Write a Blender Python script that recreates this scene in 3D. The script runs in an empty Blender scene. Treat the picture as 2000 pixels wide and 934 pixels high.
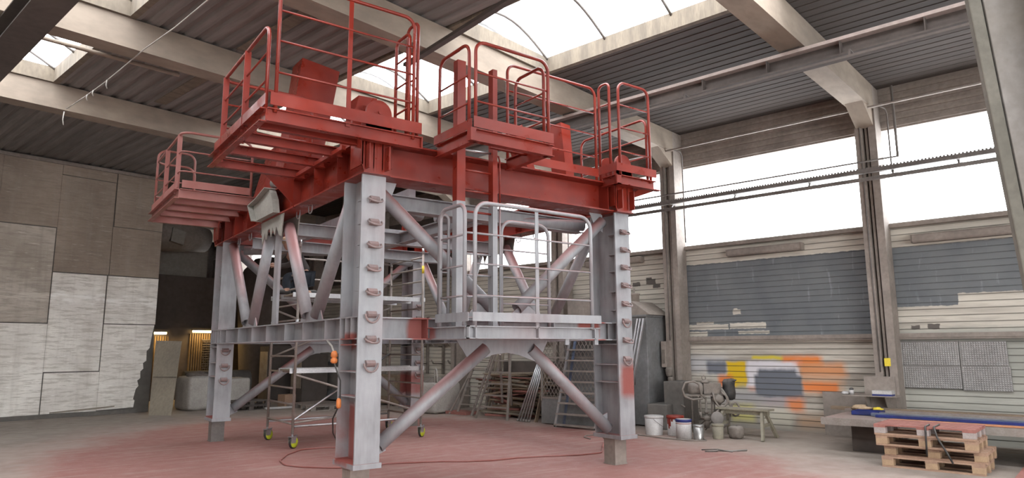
import bpy, bmesh, math, random
from mathutils import Vector, Matrix
random.seed(7)
sin, cos, pi, rad = math.sin, math.cos, math.pi, math.radians
S = bpy.context.scene
COL = S.collection

# ---------------------------------------------------------------- camera
cd = bpy.data.cameras.new('camera'); cam = bpy.data.objects.new('camera', cd); COL.objects.link(cam)
cd.sensor_width = 36.0; cd.lens = 36.0 * 1340.8 / 2000.0; cd.clip_start = 0.05; cd.clip_end = 200
YAW, PITCH, ROLL = 0.6305, 0.1576, -0.0052
fw = Vector((sin(YAW)*cos(PITCH), cos(YAW)*cos(PITCH), sin(PITCH)))
rt = Vector((cos(YAW), -sin(YAW), 0)); up = rt.cross(fw)
r2 = rt*cos(ROLL) + up*sin(ROLL); u2 = -rt*sin(ROLL) + up*cos(ROLL)
m = Matrix((( r2.x, u2.x, -fw.x, 0), (r2.y, u2.y, -fw.y, 0), (r2.z, u2.z, -fw.z, 1.65), (0, 0, 0, 1)))
cam.matrix_world = m
S.camera = cam

# ---------------------------------------------------------------- world, exposure
w = bpy.data.worlds.new('overcast_sky'); S.world = w; w.use_nodes = True
bg = w.node_tree.nodes['Background']; bg.inputs[0].default_value = (0.97, 0.985, 1.0, 1); bg.inputs[1].default_value = 7.0
vs = S.view_settings; vs.view_transform = 'Standard'; vs.look = 'None'; vs.gamma = 1.0; vs.use_curve_mapping = False
vs.exposure = 0.45
S.cycles.max_bounces = 10; S.cycles.diffuse_bounces = 6; S.cycles.transparent_max_bounces = 12; S.cycles.glossy_bounces = 4
S.cycles.caustics_reflective = False; S.cycles.caustics_refractive = False; S.cycles.sample_clamp_indirect = 8.0

TH = rad(12.0)
UX, UY = cos(TH), sin(TH)
def B(p):                      # hall axes (u across, v along) to world
    return (p[0]*UX - p[1]*UY, p[0]*UY + p[1]*UX, p[2])
def I(p): return (p[0], p[1], p[2])

def portal(name, loc_uv, axes, sx, sy):
    l = bpy.data.lights.new(name, 'AREA'); l.shape = 'RECTANGLE'; l.size = sx; l.size_y = sy; l.energy = 1.0
    l.cycles.is_portal = True
    o = bpy.data.objects.new(name, l); COL.objects.link(o)
    X, Y = Vector(axes[0]), Vector(axes[1]); Z = X.cross(Y)
    def d(v): return Vector(B(v))
    X, Y, Z = d(X), d(Y), d(Z); L = Vector(B(loc_uv))
    o.matrix_world = Matrix(((X.x, Y.x, Z.x, L.x), (X.y, Y.y, Z.y, L.y), (X.z, Y.z, Z.z, L.z), (0, 0, 0, 1)))
    return o

# ---------------------------------------------------------------- node materials
class NM:
    def __init__(s, name):
        s.m = bpy.data.materials.new(name); s.m.use_nodes = True; s.t = s.m.node_tree
        s.b = s.t.nodes['Principled BSDF']; s.n = s.t.nodes.new; s.l = s.t.links.new
        s.g = s.n('ShaderNodeNewGeometry')
    def pos(s, scale=(1, 1, 1), hall=False):
        mp = s.n('ShaderNodeMapping'); mp.vector_type = 'POINT'
        if hall:
            r = s.n('ShaderNodeVectorRotate'); r.rotation_type = 'Z_AXIS'; r.inputs['Angle'].default_value = -TH
            s.l(s.g.outputs['Position'], r.inputs['Vector']); s.l(r.outputs[0], mp.inputs[0])
        else: s.l(s.g.outputs['Position'], mp.inputs[0])
        mp.inputs['Scale'].default_value = scale
        return mp.outputs[0]
    def noise(s, vec, sc, det=4, rough=.55, lo=.35, hi=.65):
        n = s.n('ShaderNodeTexNoise'); n.inputs['Scale'].default_value = sc; n.inputs['Detail'].default_value = det
        n.inputs['Roughness'].default_value = rough; s.l(vec, n.inputs['Vector'])
        return s.ramp(n.outputs['Fac'], lo, hi)
    def rawnoise(s, vec, sc, det=3):
        n = s.n('ShaderNodeTexNoise'); n.inputs['Scale'].default_value = sc; n.inputs['Detail'].default_value = det
        s.l(vec, n.inputs['Vector']); return n
    def ramp(s, v, lo, hi, a=0.0, b=1.0):
        r = s.n('ShaderNodeMapRange'); r.clamp = True
        s.l(v, r.inputs['Value'])
        r.inputs['From Min'].default_value = lo; r.inputs['From Max'].default_value = hi
        r.inputs['To Min'].default_value = a; r.inputs['To Max'].default_value = b
        return r.outputs[0]
    def math(s, op, a, b=None, c=None):
        r = s.n('ShaderNodeMath'); r.operation = op
        for i, x in enumerate((a, b, c)):
            if x is None: continue
            if isinstance(x, (int, float)): r.inputs[i].default_value = x
            else: s.l(x, r.inputs[i])
        return r.outputs[0]
    def mix(s, f, a, b):
        r = s.n('ShaderNodeMix'); r.data_type = 'RGBA'
        if isinstance(f, (int, float)): r.inputs[0].default_value = f
        else: s.l(f, r.inputs[0])
        for i, x in ((6, a), (7, b)):
            if isinstance(x, tuple): r.inputs[i].default_value = (*x, 1)
            else: s.l(x, r.inputs[i])
        return r.outputs[2]
    def sep(s, vec):
        r = s.n('ShaderNodeSeparateXYZ'); s.l(vec, r.inputs[0]); return r.outputs
    def bump(s, h, st=.3, dist=.01):
        b = s.n('ShaderNodeBump'); b.inputs['Strength'].default_value = st; b.inputs['Distance'].default_value = dist
        s.l(h, b.inputs['Height']); s.l(b.outputs[0], s.b.inputs['Normal'])
    def box(s, xyz, c, h, soft):       # soft box mask; None half-size = unlimited
        out = None
        for i in range(3):
            if h[i] is None: continue
            d = s.math('ABSOLUTE', s.math('SUBTRACT', xyz[i], c[i]))
            k = s.ramp(d, h[i]-soft, h[i]+soft, 1, 0)
            out = k if out is None else s.math('MULTIPLY', out, k)
        return out
    def done(s, col=None, rough=.6, metal=0.0, spec=.5):
        if col is not None:
            if isinstance(col, tuple): s.b.inputs['Base Color'].default_value = (*col, 1)
            else: s.l(col, s.b.inputs['Base Color'])
        if isinstance(rough, (int, float)): s.b.inputs['Roughness'].default_value = rough
        else: s.l(rough, s.b.inputs['Roughness'])
        s.b.inputs['Metallic'].default_value = metal
        s.b.inputs['Specular IOR Level'].default_value = spec
        return s.m

def simple(name, a, b=None, sc=3.0, rough=.6, metal=0.0, dust=0.0, dustc=(.30, .27, .245), bump=0.0, stretch=(1, 1, 1), hall=False, spec=.5):
    k = NM(name); v = k.pos(stretch, hall)
    if b is None: b = tuple(x*.72 for x in a)
    c = k.mix(k.noise(v, sc), a, b)
    c = k.mix(k.math('MULTIPLY', k.noise(v, sc*9, 3), .35), c, tuple(x*.6 for x in b))
    if dust > 0:
        nz = k.sep(k.g.outputs['Normal'])[2]
        f = k.math('MULTIPLY', k.ramp(nz, .1, .9), dust)
        f = k.math('ADD', f, k.math('MULTIPLY', k.noise(v, sc*.7, 3, .6, .45, .75), dust*.45))
        c = k.mix(f, c, dustc)
    if bump > 0: k.bump(k.rawnoise(v, sc*6).outputs['Fac'], bump)
    return k.done(c, rough, metal, spec)

M = {}
def build_materials():
    # primed steel, grey with a red overspray where the spray mist settled on it
    k = NM('grey_primer'); v = k.pos(); nx, ny, nz = k.sep(k.g.outputs['Normal']); xyz = k.sep(k.g.outputs['Position'])
    c = k.mix(k.noise(v, 2.2), (.315, .32, .335), (.225, .225, .235))
    c = k.mix(k.math('MULTIPLY', k.noise(k.pos((5, 5, .8)), 3, 3), .4), c, (.385, .39, .405))
    f = k.math('MULTIPLY', k.ramp(nz, .15, .85), .8)
    f = k.math('ADD', f, k.math('MULTIPLY', k.noise(v, .9, 3, .6, .5, .8), .30))
    c = k.mix(f, c, (.34, .13, .12))
    wv = k.n('ShaderNodeVectorMath'); wv.operation = 'MULTIPLY_ADD'
    k.l(k.rawnoise(v, 5, 3).outputs['Color'], wv.inputs[0]); wv.inputs[1].default_value = (.09, .09, .09); k.l(k.g.outputs['Position'], wv.inputs[2])
    w3 = k.sep(wv.outputs[0]); reds = None
    for cc, hh, so in (((7.30, 7.2, 1.18), (.145, .09, .22), .05), ((3.2, 7.5, .70), (.14, .16, .32), .03), ((3.25, 7.46, .425), (.13, .24, .012), .003),
                       ((3.25, 13.75, .425), (.13, .24, .012), .003), ((3.98, 7.45, 1.93), (.12, .3, .2), .03), ((6.78, 7.5, 1.9), (.2, .25, .19), .03),
                       ((3.25, 7.45, 1.74), (.2, .2, .09), .02), ((7.25, 14.0, .9), (.3, .6, .22), .06)):
        q = k.box(xyz, cc, hh, so) if hh[2] < .03 else k.box(w3, tuple(v_+.045 for v_ in cc), hh, so); reds = q if reds is None else k.math('MAXIMUM', reds, q)
    c = k.mix(k.math('MULTIPLY', reds, .88), c, (.27, .055, .04))
    k.bump(k.rawnoise(v, 60).outputs['Fac'], .12)
    M['grey'] = k.done(c, .52, .15)
    # red oxide topcoat
    k = NM('red_oxide_paint'); v = k.pos(); nz = k.sep(k.g.outputs['Normal'])[2]
    c = k.mix(k.noise(v, 1.6), (.24, .022, .010), (.165, .016, .009))
    c = k.mix(k.math('MULTIPLY', k.ramp(nz, .2, .95), .25), c, (.24, .07, .06))
    c = k.mix(k.math('MULTIPLY', k.noise(v, 7, 4, .6, .5, .8), .25), c, (.26, .05, .035))
    M['red'] = k.done(c, k.ramp(k.noise(v, 4), 0, 1, .27, .5), 0, .5)
    k = NM('dusty_red_paint'); v = k.pos()
    c = k.mix(k.noise(v, 2.5), (.25, .075, .06), (.30, .125, .11))
    M['reddust'] = k.done(c, .5)
    M['greydust'] = simple('dusty_bracket_paint', (.33, .31, .275), (.25, .235, .21), 3, .6)
    # floor
    k = NM('floor_concrete'); v = k.pos(); x, y, z = k.sep(k.g.outputs['Position'])
    c = k.mix(k.noise(v, .5, 6), (.31, .262, .225), (.225, .19, .165))
    c = k.mix(k.math('MULTIPLY', k.noise(v, 3.3, 5), .5), c, (.38, .33, .29))
    n1 = k.sep(k.rawnoise(v, .8, 5).outputs['Color'])
    n2 = k.sep(k.rawnoise(v, 5, 4).outputs['Color'])
    st = k.rawnoise(k.pos((.35, 3.2, 1)), 2.2, 5).outputs['Fac']
    dx = k.math('DIVIDE', k.math('SUBTRACT', x, 5.0), 4.75); dy = k.math('DIVIDE', k.math('SUBTRACT', y, 10.0), 7.4)
    d = k.math('ADD', k.math('MULTIPLY', dx, dx), k.math('MULTIPLY', dy, dy))
    d = k.math('ADD', d, k.math('MULTIPLY', k.math('SUBTRACT', n1[0], .5), .75))
    d = k.math('ADD', d, k.math('MULTIPLY', k.math('SUBTRACT', n2[1], .5), .3))
    f = k.ramp(d, .82, 1.12, 1, 0)
    red = k.mix(k.noise(v, 1.1, 5), (.20, .036, .032), (.215, .062, .054))
    red = k.mix(k.ramp(st, .52, .68), red, (.27, .155, .135))
    f = k.math('MULTIPLY', f, k.ramp(n2[0], .2, .5, .72, .97))
    c = k.mix(f, c, red)
    pk = k.ramp(d, 1.0, 1.7, .45, 0)
    c = k.mix(pk, c, (.38, .24, .21))
    sp = k.rawnoise(v, 26, 2).outputs['Fac']
    c = k.mix(k.ramp(sp, .66, .72, 0, .5), c, (.45, .36, .32))
    k.bump(k.rawnoise(v, 9, 6).outputs['Fac'], .25)
    M['floor'] = k.done(c, k.ramp(n2[2], .3, .7, .6, .85), 0, .22)
    # hall surfaces
    M['deck'] = simple('roof_deck_steel', (.25, .232, .222), (.18, .166, .158), .6, .9, 0, 0, hall=True, stretch=(3, .25, 1))  # deck tone lifted to stand in for dust haze
    M['deckdim'] = simple('roof_deck_brown_dimmed', (.075, .06, .052), (.055, .045, .04), .6, .9, 0, 0, hall=True, stretch=(3, .25, 1))  # same deck, browner, darkened in colour to offset the window light
    M['rbeam'] = simple('concrete_beam', (.315, .255, .20), (.24, .195, .155), .8, .85, hall=True, stretch=(.5, 1, 1), bump=.05)
    M['curb'] = simple('skylight_curb', (.22, .18, .135), (.14, .115, .088), 2.5, .85, hall=True, stretch=(1, 3, .4))
    M['wcol'] = simple('dusty_column_steel', (.33, .28, .245), (.23, .195, .17), 1.5, .75, bump=.05)
    M['crane'] = simple('crane_girder_paint', (.085, .068, .06), (.07, .056, .05), 1.2, .85, dust=.25, dustc=(.36, .29, .26))
    M['cranepale'] = simple('crane_flange_dusty', (.46, .37, .34), (.36, .30, .27), 1.2, .8)
    M['pipe'] = simple('dusty_pipe', (.20, .18, .165), (.14, .125, .115), 3, .6, dust=.4)
    M['dark'] = simple('dark_back_wall', (.125, .10, .088), (.09, .074, .066), .7, .85)
    M['block'] = simple('painted_block_wall', (.34, .31, .27), (.27, .245, .215), 1.2, .85)
    M['conc'] = simple('old_concrete', (.17, .155, .14), (.12, .11, .10), 1.1, .85, bump=.1)
    # left partition boards
    def boards(name, hi, lo, flake, fa, fk, stain):
        k = NM(name); h = k.pos(hall=True); x, y, z = k.sep(h)
        hs = k.pos((.8, 1, 7), hall=True)
        c = k.mix(k.noise(h, .9, 5, .6, .35, .65), hi, lo)
        c = k.mix(k.math('MULTIPLY', k.noise(hs, 2.6, 7, .72, .50, .58), fa), c, fk)
        c = k.mix(k.math('MULTIPLY', k.noise(hs, 3.6, 6, .7, .60, .66), .8), c, flake)
        c = k.mix(k.math('MULTIPLY', k.noise(k.pos((4, 1, .3), hall=True), 1.6, 4, .6, .5, .75), .35), c, stain)
        zb = k.math('ADD', z, k.math('MULTIPLY', k.rawnoise(k.pos((2.2, 1, 0), hall=True), 1.0, 3).outputs['Fac'], .7))
        band = k.math('MULTIPLY', k.box((z, zb, zb), (0, 3.32, 0), (None, .10, None), .04), k.noise(hs, 2.2, 4, .6, .42, .55))
        c = k.mix(k.math('MULTIPLY', band, .8), c, flake)
        k.bump(k.rawnoise(hs, 5, 7).outputs['Fac'], .6, .03)
        return k.done(c, .85, 0, .3)
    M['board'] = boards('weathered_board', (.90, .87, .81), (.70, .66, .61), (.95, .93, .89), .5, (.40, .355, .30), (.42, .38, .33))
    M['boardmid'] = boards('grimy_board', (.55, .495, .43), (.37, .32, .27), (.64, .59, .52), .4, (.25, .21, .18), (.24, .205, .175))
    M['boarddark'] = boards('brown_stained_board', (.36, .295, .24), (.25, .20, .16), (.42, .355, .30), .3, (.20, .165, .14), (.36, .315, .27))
    M['upper'] = simple('grimy_upper_panel', (.125, .112, .10), (.10, .09, .08), .8, .85, hall=True)
    M['ply'] = simple('dusty_plywood', (.31, .265, .205), (.25, .215, .17), 2.2, .8, stretch=(1, 1, .5), bump=.05)
    # translucent sheets
    def sheet(name, streak):
        k = NM(name); t = k.t; tr = k.n('ShaderNodeBsdfTransparent'); tl = k.n('ShaderNodeBsdfTranslucent')
        tl.inputs[0].default_value = (.8, .82, .82, 1)
        mx = k.n('ShaderNodeMixShader'); mx.inputs[0].default_value = .12
        if streak:
            h = k.pos((1, 2.2, .18), hall=True); n = k.noise(h, 3, 4, .6, .66, .72)
            z = k.sep(k.pos(hall=True))[2]
            n = k.math('MULTIPLY', n, k.ramp(z, 3.9, 4.9, 1, .0))
            c = k.mix(n, (.97, .98, 1.0), (.07, .078, .085)); k.l(c, tr.inputs[0])
        else: tr.inputs[0].default_value = (.97, .98, 1, 1)
        k.l(tr.outputs[0], mx.inputs[1]); k.l(tl.outputs[0], mx.inputs[2]); k.l(mx.outputs[0], t.nodes['Material Output'].inputs[0])
        return k.m
    M['vault'] = sheet('skylight_polycarbonate', False); M['glass'] = sheet('corrugated_clear_sheet', True)
    M['alu'] = simple('aluminium', (.62, .62, .63), (.5, .5, .52), 6, .32, .85)
    M['galv'] = simple('galvanised_tube', (.36, .33, .30), (.27, .235, .21), 5, .5, .35, dust=.45, dustc=(.33, .22, .20))
    M['wood'] = simple('old_timber', (.27, .195, .13), (.20, .145, .10), 3, .85, stretch=(1, 1, 1), dust=.3, bump=.1)
    M['pallet'] = simple('pallet_wood', (.40, .26, .175), (.32, .20, .14), 3.5, .8, bump=.1)
    M['palred'] = simple('red_dusted_wood', (.36, .15, .125), (.28, .11, .09), 4, .75)
    M['block2'] = simple('pallet_block', (.45, .31, .19), (.36, .24, .15), 9, .8)
    M['blockg'] = simple('grey_pallet_block', (.42, .36, .34), (.33, .28, .26), 7, .8)
    M['yellow'] = simple('yellow_wheel', (.62, .68, .04), (.5, .56, .03), 8, .45)
    M['rubber'] = simple('black_rubber', (.03, .028, .028), None, 5, .7, dust=.35)
    M['white'] = simple('white_plastic', (.56, .54, .53), (.47, .45, .44), 5, .5)
    M['bagw'] = simple('woven_bag', (.46, .43, .39), (.38, .35, .32), 3, .8, bump=.25)
    M['bagd'] = simple('bag_contents', (.22, .185, .16), (.15, .125, .11), 9, .9, bump=.6)
    M['blue'] = simple('blue_paint', (.022, .035, .19), (.018, .025, .11), 4, .4)
    M['bluesteel'] = simple('blue_steel', (.13, .17, .26), (.09, .11, .17), 4, .4, .2, dust=.4)
    M['label'] = simple('yellow_label', (.8, .62, .05), (.75, .58, .05), 4, .5)
    M['dirty'] = simple('dust_caked_machine', (.235, .20, .17), (.15, .128, .11), 7, .85, dust=.6, bump=.3)
    M['dgreen'] = simple('cabinet_steel', (.225, .225, .23), (.15, .148, .145), 1.5, .6, dust=.3)
    M['chrome'] = simple('bare_steel_can', (.45, .44, .43), (.32, .31, .30), 8, .35, .8)
    M['skin'] = simple('skin', (.50, .30, .22), (.45, .26, .19), 8, .6)
    M['navy'] = simple('dark_blue_work_trousers', (.028, .036, .05), (.02, .026, .036), 8, .85)
    M['coat'] = simple('dark_work_jacket', (.055, .048, .046), (.04, .035, .034), 8, .9)
    M['orange'] = simple('orange_plastic', (.65, .20, .05), (.5, .15, .04), 8, .5)
    M['tan'] = simple('sand_cap', (.55, .40, .26), None, 8, .8)
    M['khaki'] = simple('dirty_sawhorse', (.30, .27, .20), (.22, .20, .15), 4, .8, dust=.3)
    M['emb'] = simple('embossed_sheet_metal', (.34,.33,.32), (.25,.24,.235), 1.3, .45, .5, dust=.25)
    M['palorange'] = simple('orange_wood', (.55,.25,.13), (.45,.2,.1), 3, .7)
    M['gantry'] = simple('gantry_leg_edge_paint', (.20,.185,.155), (.155,.145,.12), 2.5, .75, bump=.1)
    M['gantry2'] = simple('gantry_leg_grey_paint', (.33,.31,.30), (.26,.235,.21), 1.8, .75, bump=.25)
    M['padeye'] = simple('dull_pinkish_primer', (.30,.20,.19), (.24,.19,.185), 8, .55, .1)
    def emit(name, c, st):
        k = NM(name); k.b.inputs['Emission Color'].default_value = (*c, 1); k.b.inputs['Emission Strength'].default_value = st
        return k.done(c, .4)
    M['tubel'] = emit('lit_fluorescent_tube', (1.0, .70, .30), 9.0)
    M['flood'] = emit('lit_flood_lamp', (1.0, .93, .78), 14.0)
    M['rail'] = simple('cabinet_orange', (.22, .15, .07), (.15, .10, .05), 2, .6)
    # right wall slats with their paint marks
    k = NM('painted_slat_wall'); h = k.pos(hall=True); x, y, z = k.sep(h)
    hs = k.pos((1, .5, 6), hall=True)
    c = k.mix(k.noise(hs, 1.0, 5), (.64, .60, .52), (.47, .43, .37))
    c = k.mix(k.math('MULTIPLY', k.noise(hs, 2.3, 5, .7, .50, .66), .6), c, (.33, .30, .26))
    wn = k.n('ShaderNodeVectorMath'); wn.operation = 'MULTIPLY_ADD'
    k.l(k.rawnoise(h, 4.5, 3).outputs['Color'], wn.inputs[0]); wn.inputs[1].default_value = (.1, .13, .09); k.l(h, wn.inputs[2])
    wx = list(k.sep(wn.outputs[0])); wx[1] = k.math('SUBTRACT', wx[1], .065); wx[2] = k.math('SUBTRACT', wx[2], .045)
    def patch(c, v0, v1, z0, z1, col, soft=.06, a=.9, brk=0.0):
        q = k.math('MULTIPLY', k.box(wx, (0, (v0+v1)/2, (z0+z1)/2), (None, abs(v1-v0)/2, abs(z1-z0)/2), soft), a)
        return k.mix(q, c, col)
    # grimy base and bay tints
    c = patch(c, 3.6, 7.5, -.3, .30, (.20, .18, .16), .12, .8)
    c = patch(c, 1.0, 3.2, -.3, 1.9, (.27, .28, .25), .1, .6)
    c = patch(c, -3.0, 3.2, 1.12, 1.9, (.24, .25, .225), .1, .5)
    c = k.mix(k.math('MULTIPLY', k.box(wx, (0, 5.5, 1.0), (None, 2.0, .6), .3), k.noise(hs, 1.4, 4, .6, .4, .6)), c, (.30, .26, .22))
    for (v0, v1, z0, z1, col, so, a) in (
        (6.5, 7.45, 1.12, 1.45, (.50, .50, .52), .10, .85), (6.05, 6.95, 1.20, 1.36, (.24, .24, .26), .07, .8), (6.52, 6.95, 1.08, 1.33, (.15, .16, .19), .04, .95),
        (5.30, 5.95, 1.385, 1.465, (.60, .48, .03), .03, .95), (4.55, 5.32, 1.30, 1.47, (.72, .20, .03), .05, .95), (4.12, 5.0, 1.08, 1.33, (.62, .24, .08), .07, .85), (4.2, 4.98, .74, 1.10, (.60, .30, .14), .08, .6), (4.3, 4.96, .78, .96, (.74, .20, .04), .04, .9),
        (6.08, 6.50, .82, 1.35, (.66, .43, .01), .03, 1), (6.38, 6.70, .83, 1.06, (.72, .19, .05), .05, .95), (6.1, 6.3, .76, .9, (.35, .32, .2), .06, .6),
        (5.02, 6.06, .76, 1.36, (.66, .63, .66), .04, .97), (4.95, 5.1, 1.28, 1.4, (.7, .3, .2), .05, .6), (5.85, 6.05, .74, .84, (.7, .3, .16), .04, .8),
        (5.0, 6.9, .50, .78, (.29, .285, .30), .10, .8), (5.0, 5.75, .40, .72, (.40, .33, .34), .12, .6), (4.96, 5.90, .66, 1.08, (.135, .145, .17), .035, 1), (5.06, 5.82, .66, 1.21, (.135, .145, .17), .035, 1),
        (4.95, 5.28, .38, .64, (.72, .22, .06), .07, .9), (4.3, 5.1, .08, .34, (.52, .30, .16), .12, .6), (5.95, 6.45, .14, .46, (.55, .50, .16), .07, .8), (5.2, 5.8, .1, .42, (.58, .55, .45), .08, .7)):
        c = patch(c, v0, v1, z0, z1, col, so, a)
    fr = k.math('FRACT', k.math('DIVIDE', z, .115))
    c = k.mix(k.math('MULTIPLY', k.ramp(fr, .82, .88), .45), c, (.10, .085, .075))
    # dark slate paint above the rail in two bays, with the pale scraped areas left in it
    def hard(v0, v1, z0, z1, soft=.006):
        return k.box(wz, (0, (v0+v1)/2, (z0+z1)/2), (None, abs(v1-v0)/2, abs(z1-z0)/2), soft)
    wm = k.n('ShaderNodeVectorMath'); wm.operation = 'MULTIPLY_ADD'
    k.l(k.rawnoise(h, 9, 3).outputs['Color'], wm.inputs[0]); wm.inputs[1].default_value = (.0, .07, .05); k.l(h, wm.inputs[2])
    wz = list(k.sep(wm.outputs[0])); wz[1] = k.math('SUBTRACT', wz[1], .035); wz[2] = k.math('SUBTRACT', wz[2], .025)
    sl = hard(3.4, 7.49, 1.80, 3.46); sl = k.math('MAXIMUM', sl, hard(2.2, 3.2, 2.35, 3.44)); sl = k.math('MAXIMUM', sl, hard(-4, 2.3, 2.55, 3.44))
    for (v0, v1, z0, z1) in ((6.42, 7.42, 2.02, 2.13), (5.6, 6.38, 2.03, 2.15), (6.75, 7.15, 2.14, 2.19), (6.9, 7.45, 1.88, 1.98), (5.55, 6.2, 1.92, 1.98), (6.13, 6.3, 2.33, 2.43), (6.2, 6.27, 2.4, 2.46)):
        sl = k.math('MULTIPLY', sl, k.math('SUBTRACT', 1.0, hard(v0, v1, z0, z1)))
    slate = k.mix(k.noise(h, 1.5, 5), (.125, .135, .145), (.165, .175, .18))
    slate = k.mix(k.noise(k.pos((1, 3, .5), hall=True), 3, 4, .6, .62, .8), slate, (.30, .32, .33))
    c = k.mix(sl, c, slate)
    spots = None
    for (v, zz, r) in ((2.9, 1.98, .07), (2.62, 1.99, .09), (8.25, 3.16, .12), (8.1, 3.05, .09), (7.85, 3.0, .05), (8.65, 3.12, .1), (8.3, 3.22, .08)):
        q = hard(v-r, v+r, zz-r*.5, zz+r*.5); spots = q if spots is None else k.math('MAXIMUM', spots, q)
    c = k.mix(spots, c, (.11, .095, .085))
    c = k.mix(k.math('MULTIPLY', k.ramp(fr, .84, .88), .25), c, (.06, .055, .05))
    k.bump(k.rawnoise(hs, 5, 4).outputs['Fac'], .2)
    M['slat'] = k.done(c, .7)
build_materials()

# ---------------------------------------------------------------- mesh builder
class MB:
    def __init__(s, T=I): s.v = []; s.f = []; s.sm = []; s.mi = []; s.T = T; s.m = 0
    def add(s, vs, fs, sm=False):
        n = len(s.v); s.v += [s.T(p) for p in vs]
        for i, f in enumerate(fs):
            s.f.append([j+n for j in f]); s.sm.append(sm if isinstance(sm, bool) else sm[i]); s.mi.append(s.m)
        return s
    def box(s, x0, y0, z0, x1, y1, z1):
        return s.add([(x0, y0, z0), (x1, y0, z0), (x1, y1, z0), (x0, y1, z0), (x0, y0, z1), (x1, y0, z1), (x1, y1, z1), (x0, y1, z1)],
                     [(0, 3, 2, 1), (4, 5, 6, 7), (0, 1, 5, 4), (1, 2, 6, 5), (2, 3, 7, 6), (3, 0, 4, 7)])
    def prism(s, pts, ex):
        n = len(pts); e = Vector(ex)
        return s.add([tuple(p) for p in pts] + [tuple(Vector(p)+e) for p in pts],
                     [tuple(range(n))[::-1], tuple(range(n, 2*n))] + [(i, (i+1) % n, (i+1) % n+n, i+n) for i in range(n)])
    def frame(s, p, q, up):
        d = (Vector(q)-Vector(p)).normalized(); u = Vector(up)
        if abs(d.dot(u)) > .98: u = Vector((0, 1, 0)) if abs(d.y) < .9 else Vector((1, 0, 0))
        a = d.cross(u).normalized(); b = a.cross(d).normalized(); return d, a, b
    def prof(s, p, q, sec, up=(0, 0, 1)):        # sweep a closed section (a sideways, b up) from p to q
        d, a, b = s.frame(p, q, up); P, Q = Vector(p), Vector(q); n = len(sec)
        vs = [tuple(P+a*x+b*y) for x, y in sec] + [tuple(Q+a*x+b*y) for x, y in sec]
        return s.add(vs, [tuple(range(n)), tuple(range(n, 2*n))[::-1]] + [(i, (i+1) % n, (i+1) % n+n, i+n) for i in range(n)])
    def bar(s, p, q, w, h, up=(0, 0, 1)):
        return s.prof(p, q, [(-w/2, -h/2), (w/2, -h/2), (w/2, h/2), (-w/2, h/2)], up)
    def ibeam(s, p, q, h, w, tw=.012, tf=.016, up=(0, 0, 1)):   # p, q on the section centre
        s.prof(p, q, [(-w/2, -h/2), (w/2, -h/2), (w/2, -h/2+tf), (-w/2, -h/2+tf)], up)
        s.prof(p, q, [(-w/2, h/2-tf), (w/2, h/2-tf), (w/2, h/2), (-w/2, h/2)], up)
        return s.prof(p, q, [(-tw/2, -h/2+tf), (tw/2, -h/2+tf), (tw/2, h/2-tf), (-tw/2, h/2-tf)], up)
    def chan(s, p, q, h, w, t=.01, up=(0, 0, 1)):
        return s.prof(p, q, [(0, -h/2), (w, -h/2), (w, -h/2+t), (t, -h/2+t), (t, h/2-t), (w, h/2-t), (w, h/2), (0, h/2)], up)
    def tube(s, pts, r, n=8, closed=False, caps=True):
        P = [Vector(p) for p in pts]; m_ = len(P); rings = []; a = None
        for i in range(m_):
            if closed: t = (P[(i+1) % m_]-P[i-1]).normalized()
            elif i == 0: t = (P[1]-P[0]).normalized()
            elif i == m_-1: t = (P[-1]-P[-2]).normalized()
            else: t = ((P[i+1]-P[i]).normalized()+(P[i]-P[i-1]).normalized()).normalized()
            if a is None: a = t.cross(Vector((0, 0, 1)) if abs(t.z) < .9 else Vector((1, 0, 0))).normalized()
            else: a = (a-t*a.dot(t)).normalized()
            b = t.cross(a); rr = r[i] if isinstance(r, (list, tuple)) else r
            rings.append([tuple(P[i]+a*rr*cos(2*pi*j/n)+b*rr*sin(2*pi*j/n)) for j in range(n)])
        vs = [v for g in rings for v in g]; fs = []; L = m_ if closed else m_-1
        for i in range(L):
            k = (i+1) % m_
            for j in range(n): fs.append((i*n+j, i*n+(j+1) % n, k*n+(j+1) % n, k*n+j))
        sm = [True]*len(fs)
        if caps and not closed: fs += [tuple(range(n))[::-1], tuple(range((m_-1)*n, m_*n))]; sm += [False, False]
        return s.add(vs, fs, sm)
    def pipe(s, p, q, r, t=.012, n=20):          # open-ended pipe
        d, a, b = s.frame(p, q, (0, 0, 1)); P, Q = Vector(p), Vector(q); vs = []
        for c, rr in ((P, r), (Q, r), (Q, r-t), (P, r-t)):
            vs += [tuple(c+a*rr*cos(2*pi*j/n)+b*rr*sin(2*pi*j/n)) for j in range(n)]
        fs = []; sm = []
        for k in range(4):
            k2 = (k+1) % 4
            for j in range(n): fs.append((k*n+j, k*n+(j+1) % n, k2*n+(j+1) % n, k2*n+j)); sm.append(k in (0, 2))
        return s.add(vs, fs, sm)
    def lathe(s, c, pr, n=18, ax=(0, 0, 1)):
        A = Vector(ax).normalized(); a = A.cross(Vector((1, 0, 0)) if abs(A.x) < .9 else Vector((0, 1, 0))).normalized(); b = A.cross(a); C = Vector(c)
        vs = []; fs = []
        for r, h in pr: vs += [tuple(C+A*h+a*r*cos(2*pi*j/n)+b*r*sin(2*pi*j/n)) for j in range(n)]
        for i in range(len(pr)-1):
            for j in range(n): fs.append((i*n+j, i*n+(j+1) % n, (i+1)*n+(j+1) % n, (i+1)*n+j))
        sm = [True]*len(fs)
        fs += [tuple(range(n))[::-1], tuple(range((len(pr)-1)*n, len(pr)*n))]; sm += [False, False]
        return s.add(vs, fs, sm)
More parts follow.
